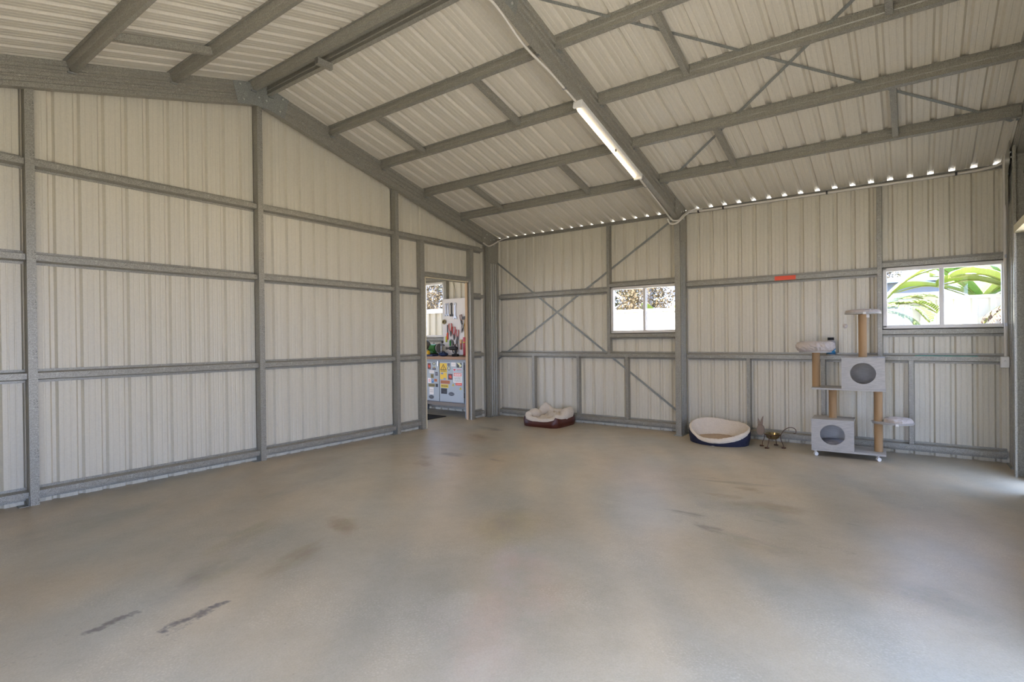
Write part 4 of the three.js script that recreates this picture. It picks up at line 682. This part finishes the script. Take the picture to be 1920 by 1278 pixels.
{
  const g = thing('hammer', 'claw hammer with yellow timber handle at the right of the tool board', 'hammer', [-0.66, 1.43, ZT + 0.015]);
  part('handle', rbox(0.032, 0.38, 0.024, 0, 0.19, 0, 0.01), col(0xa9843a, 0.6), g); part('head', extrude([[-0.075, 0.36], [-0.06, 0.4], [0.02, 0.415], [0.075, 0.38], [0.082, 0.34], [0.05, 0.365], [-0.04, 0.35]], 0.028, 0.003), M.darksteel, g, 'dark claw hammer head');
  const l = thing('spirit_level', 'short red spirit level leaning at the right end of the tool board', 'level', [-0.645, 1.095, 0.11]); part('body', rbox(0.05, 0.35, 0.025, 0, 0.175, 0, 0.004), col(0xc4242a, 0.4), l); part('vial', new THREE.CapsuleGeometry(0.008, 0.03, 4, 8).rotateZ(Math.PI / 2).translate(0, 0.25, 0.012), col(0xd8e03a, 0.2), l);
  const b = thing('paint_brush', 'small paint brush with beige bristles on the tool board', 'brush', [-0.78, 1.26, ZT + 0.01]); part('bristles', extrude([[-0.022, 0.07], [0.022, 0.07], [0.027, 0.14], [-0.027, 0.14]], 0.016, 0.002), col(0xd9b083, 0.9), b); part('handle', extrude([[-0.02, 0.07], [0.02, 0.07], [0.008, 0.02], [0.008, -0.05], [-0.008, -0.05], [-0.008, 0.02]], 0.012, 0.002), col(0x9c4a2c, 0.5), b);
  single('tape_roll', new THREE.TorusGeometry(0.032, 0.014, 8, 24), col(0x8b7d4e, 0.6), 'olive roll of tape at the left edge of the tool board', 'tape', [-1.215, 1.75, ZT + 0.012]);
  // bench top goods
  const G = thing('bench_grinder', 'bench grinder with green motor and grey wheels on the workbench', 'grinder', [-1.42, 1.09, 0.2]);
  part('base', rbox(0.2, 0.05, 0.16, 0, 0.025, 0, 0.01), M.darksteel, G); part('motor', new THREE.CylinderGeometry(0.075, 0.075, 0.16, 24).rotateZ(Math.PI / 2).translate(0.05, 0.15, 0), col(0x3d7a3a, 0.45), G, 'green motor housing'); part('pedestal', rbox(0.1, 0.09, 0.1, 0.04, 0.075, 0, 0.01), col(0x3d7a3a, 0.45), G); part('wheel', new THREE.CylinderGeometry(0.09, 0.09, 0.03, 28).rotateX(1.2).translate(-0.09, 0.2, 0.07), col(0x5c5448, 0.9), G, 'grey grinding wheel'); part('wheel', new THREE.CylinderGeometry(0.085, 0.085, 0.03, 28).rotateZ(Math.PI / 2).translate(0.19, 0.15, 0), col(0x77726a, 0.9), G); part('wheel_guard', new THREE.TorusGeometry(0.09, 0.018, 8, 24, 4.2).rotateY(0.3).translate(-0.09, 0.2, 0.07), M.darksteel, G);
  const Y = thing('yellow_bottle', 'squat yellow squeeze bottle before the bench grinder', 'bottle', [-1.36, 1.09, 0.36]); part('body', new THREE.LatheGeometry([[0, 0], [0.04, 0], [0.043, 0.05], [0.036, 0.08], [0.014, 0.1], [0.014, 0.112], [0, 0.112]].map((p) => new THREE.Vector2(...p)), 20), col(0xd9a91c, 0.4), Y); part('cap', cyl(0.006, 0.013, 0.03, 0, 0.125, 0, 12), M.black, Y);
  const C = thing('cable_coil', 'coil of black cable standing at the left end of the workbench', 'cable', [-1.52, 1.09, 0.44]); for (const [q, r] of [[0, 0.1], [0.02, 0.094], [-0.02, 0.102]]) part('loop', new THREE.TorusGeometry(r, 0.013, 8, 30).rotateY(0.3 + q).translate(q, 0.113, q), M.black, C);
  const T = thing('blue_tray', 'shallow dark blue tray of parts on the workbench', 'tray', [-1.22, 1.09, 0.42]); part('base', box(0.22, 0.006, 0.14, 0, 0.003, 0), col(0x1e2a55, 0.5), T); for (const s of [-1, 1]) { part('side', box(0.22, 0.03, 0.006, 0, 0.015, s * 0.067), col(0x1e2a55, 0.5), T); part('side', box(0.006, 0.03, 0.14, s * 0.107, 0.015, 0), col(0x1e2a55, 0.5), T); }
  const Dd = thing('cordless_drill', 'black cordless drill lying at the right of the workbench', 'drill', [-0.68, 1.09, 0.36], 0.2); part('body', new THREE.CapsuleGeometry(0.036, 0.12, 6, 16).rotateZ(Math.PI / 2).translate(-0.02, 0.15, 0), M.black, Dd); part('chuck', new THREE.CylinderGeometry(0.024, 0.014, 0.06, 16).rotateZ(Math.PI / 2).translate(-0.14, 0.15, 0), M.darksteel, Dd); part('grip', rbox(0.045, 0.11, 0.036, 0.03, 0.08, 0, 0.012), M.black, Dd); part('battery', rbox(0.12, 0.045, 0.075, 0.025, 0.023, 0, 0.01), M.rubber, Dd);
  const Q = thing('tool_pouch', 'dark blue and black tool pouch on the workbench before the tool board', 'pouch', [-0.9, 1.096, 0.42]); part('pouch', surf((u, v) => { const a = u * 6.2832, e = v * Math.PI; return [Math.cos(a) * Math.sin(e) * 0.11, 0.035 - Math.cos(e) * 0.035 * (1 + 0.3 * n2(Math.cos(a) * 2, v * 3)), Math.sin(a) * Math.sin(e) * 0.06]; }, 32, 16, true), col(0x1c2c4c, 0.8), Q); part('strap', tube([[-0.09, 0.05, 0.02], [-0.03, 0.085, 0.03], [0.05, 0.08, 0.02], [0.1, 0.04, 0.03]], 0.008, 20, 6), M.black, Q);
  const p2 = thing('hand_vice', 'small grey clamp standing on the workbench left of the snips', 'clamp', [-1.16, 1.09, 0.2]); part('bar', rbox(0.016, 0.26, 0.02, 0, 0.13, 0, 0.003), M.steel, p2); part('jaw', extrude([[0, 0.2], [0.07, 0.19], [0.08, 0.21], [0.0, 0.24]], 0.02, 0.002), M.darksteel, p2); part('jaw', extrude([[0, 0.06], [0.07, 0.07], [0.08, 0.05], [0, 0.03]], 0.02, 0.002), M.darksteel, p2); part('knob', new THREE.SphereGeometry(0.024, 12, 10).translate(0.03, 0.27, 0), M.darksteel, p2);
  single('hanging_wire', tube([[0, 0, 0], [0.03, -0.1, 0.005], [0.085, -0.22, 0.008], [0.1, -0.42, 0.01]], 0.004, 24, 6), col(0x6b6458, 0.6), 'thin grey wire hanging down the workshop wall above the tool board', 'wire', [-1.1, 2.62, -0.06]);
  single('rubber_mat', rbox(1.5, 0.012, 0.62, 0, 0.006, 0, 0.004), M.rubber, 'black rubber mat on the workshop floor before the workbench', 'mat', [-1.4, 0.0, 0.93]);
}
renderer.render(scene, camera);
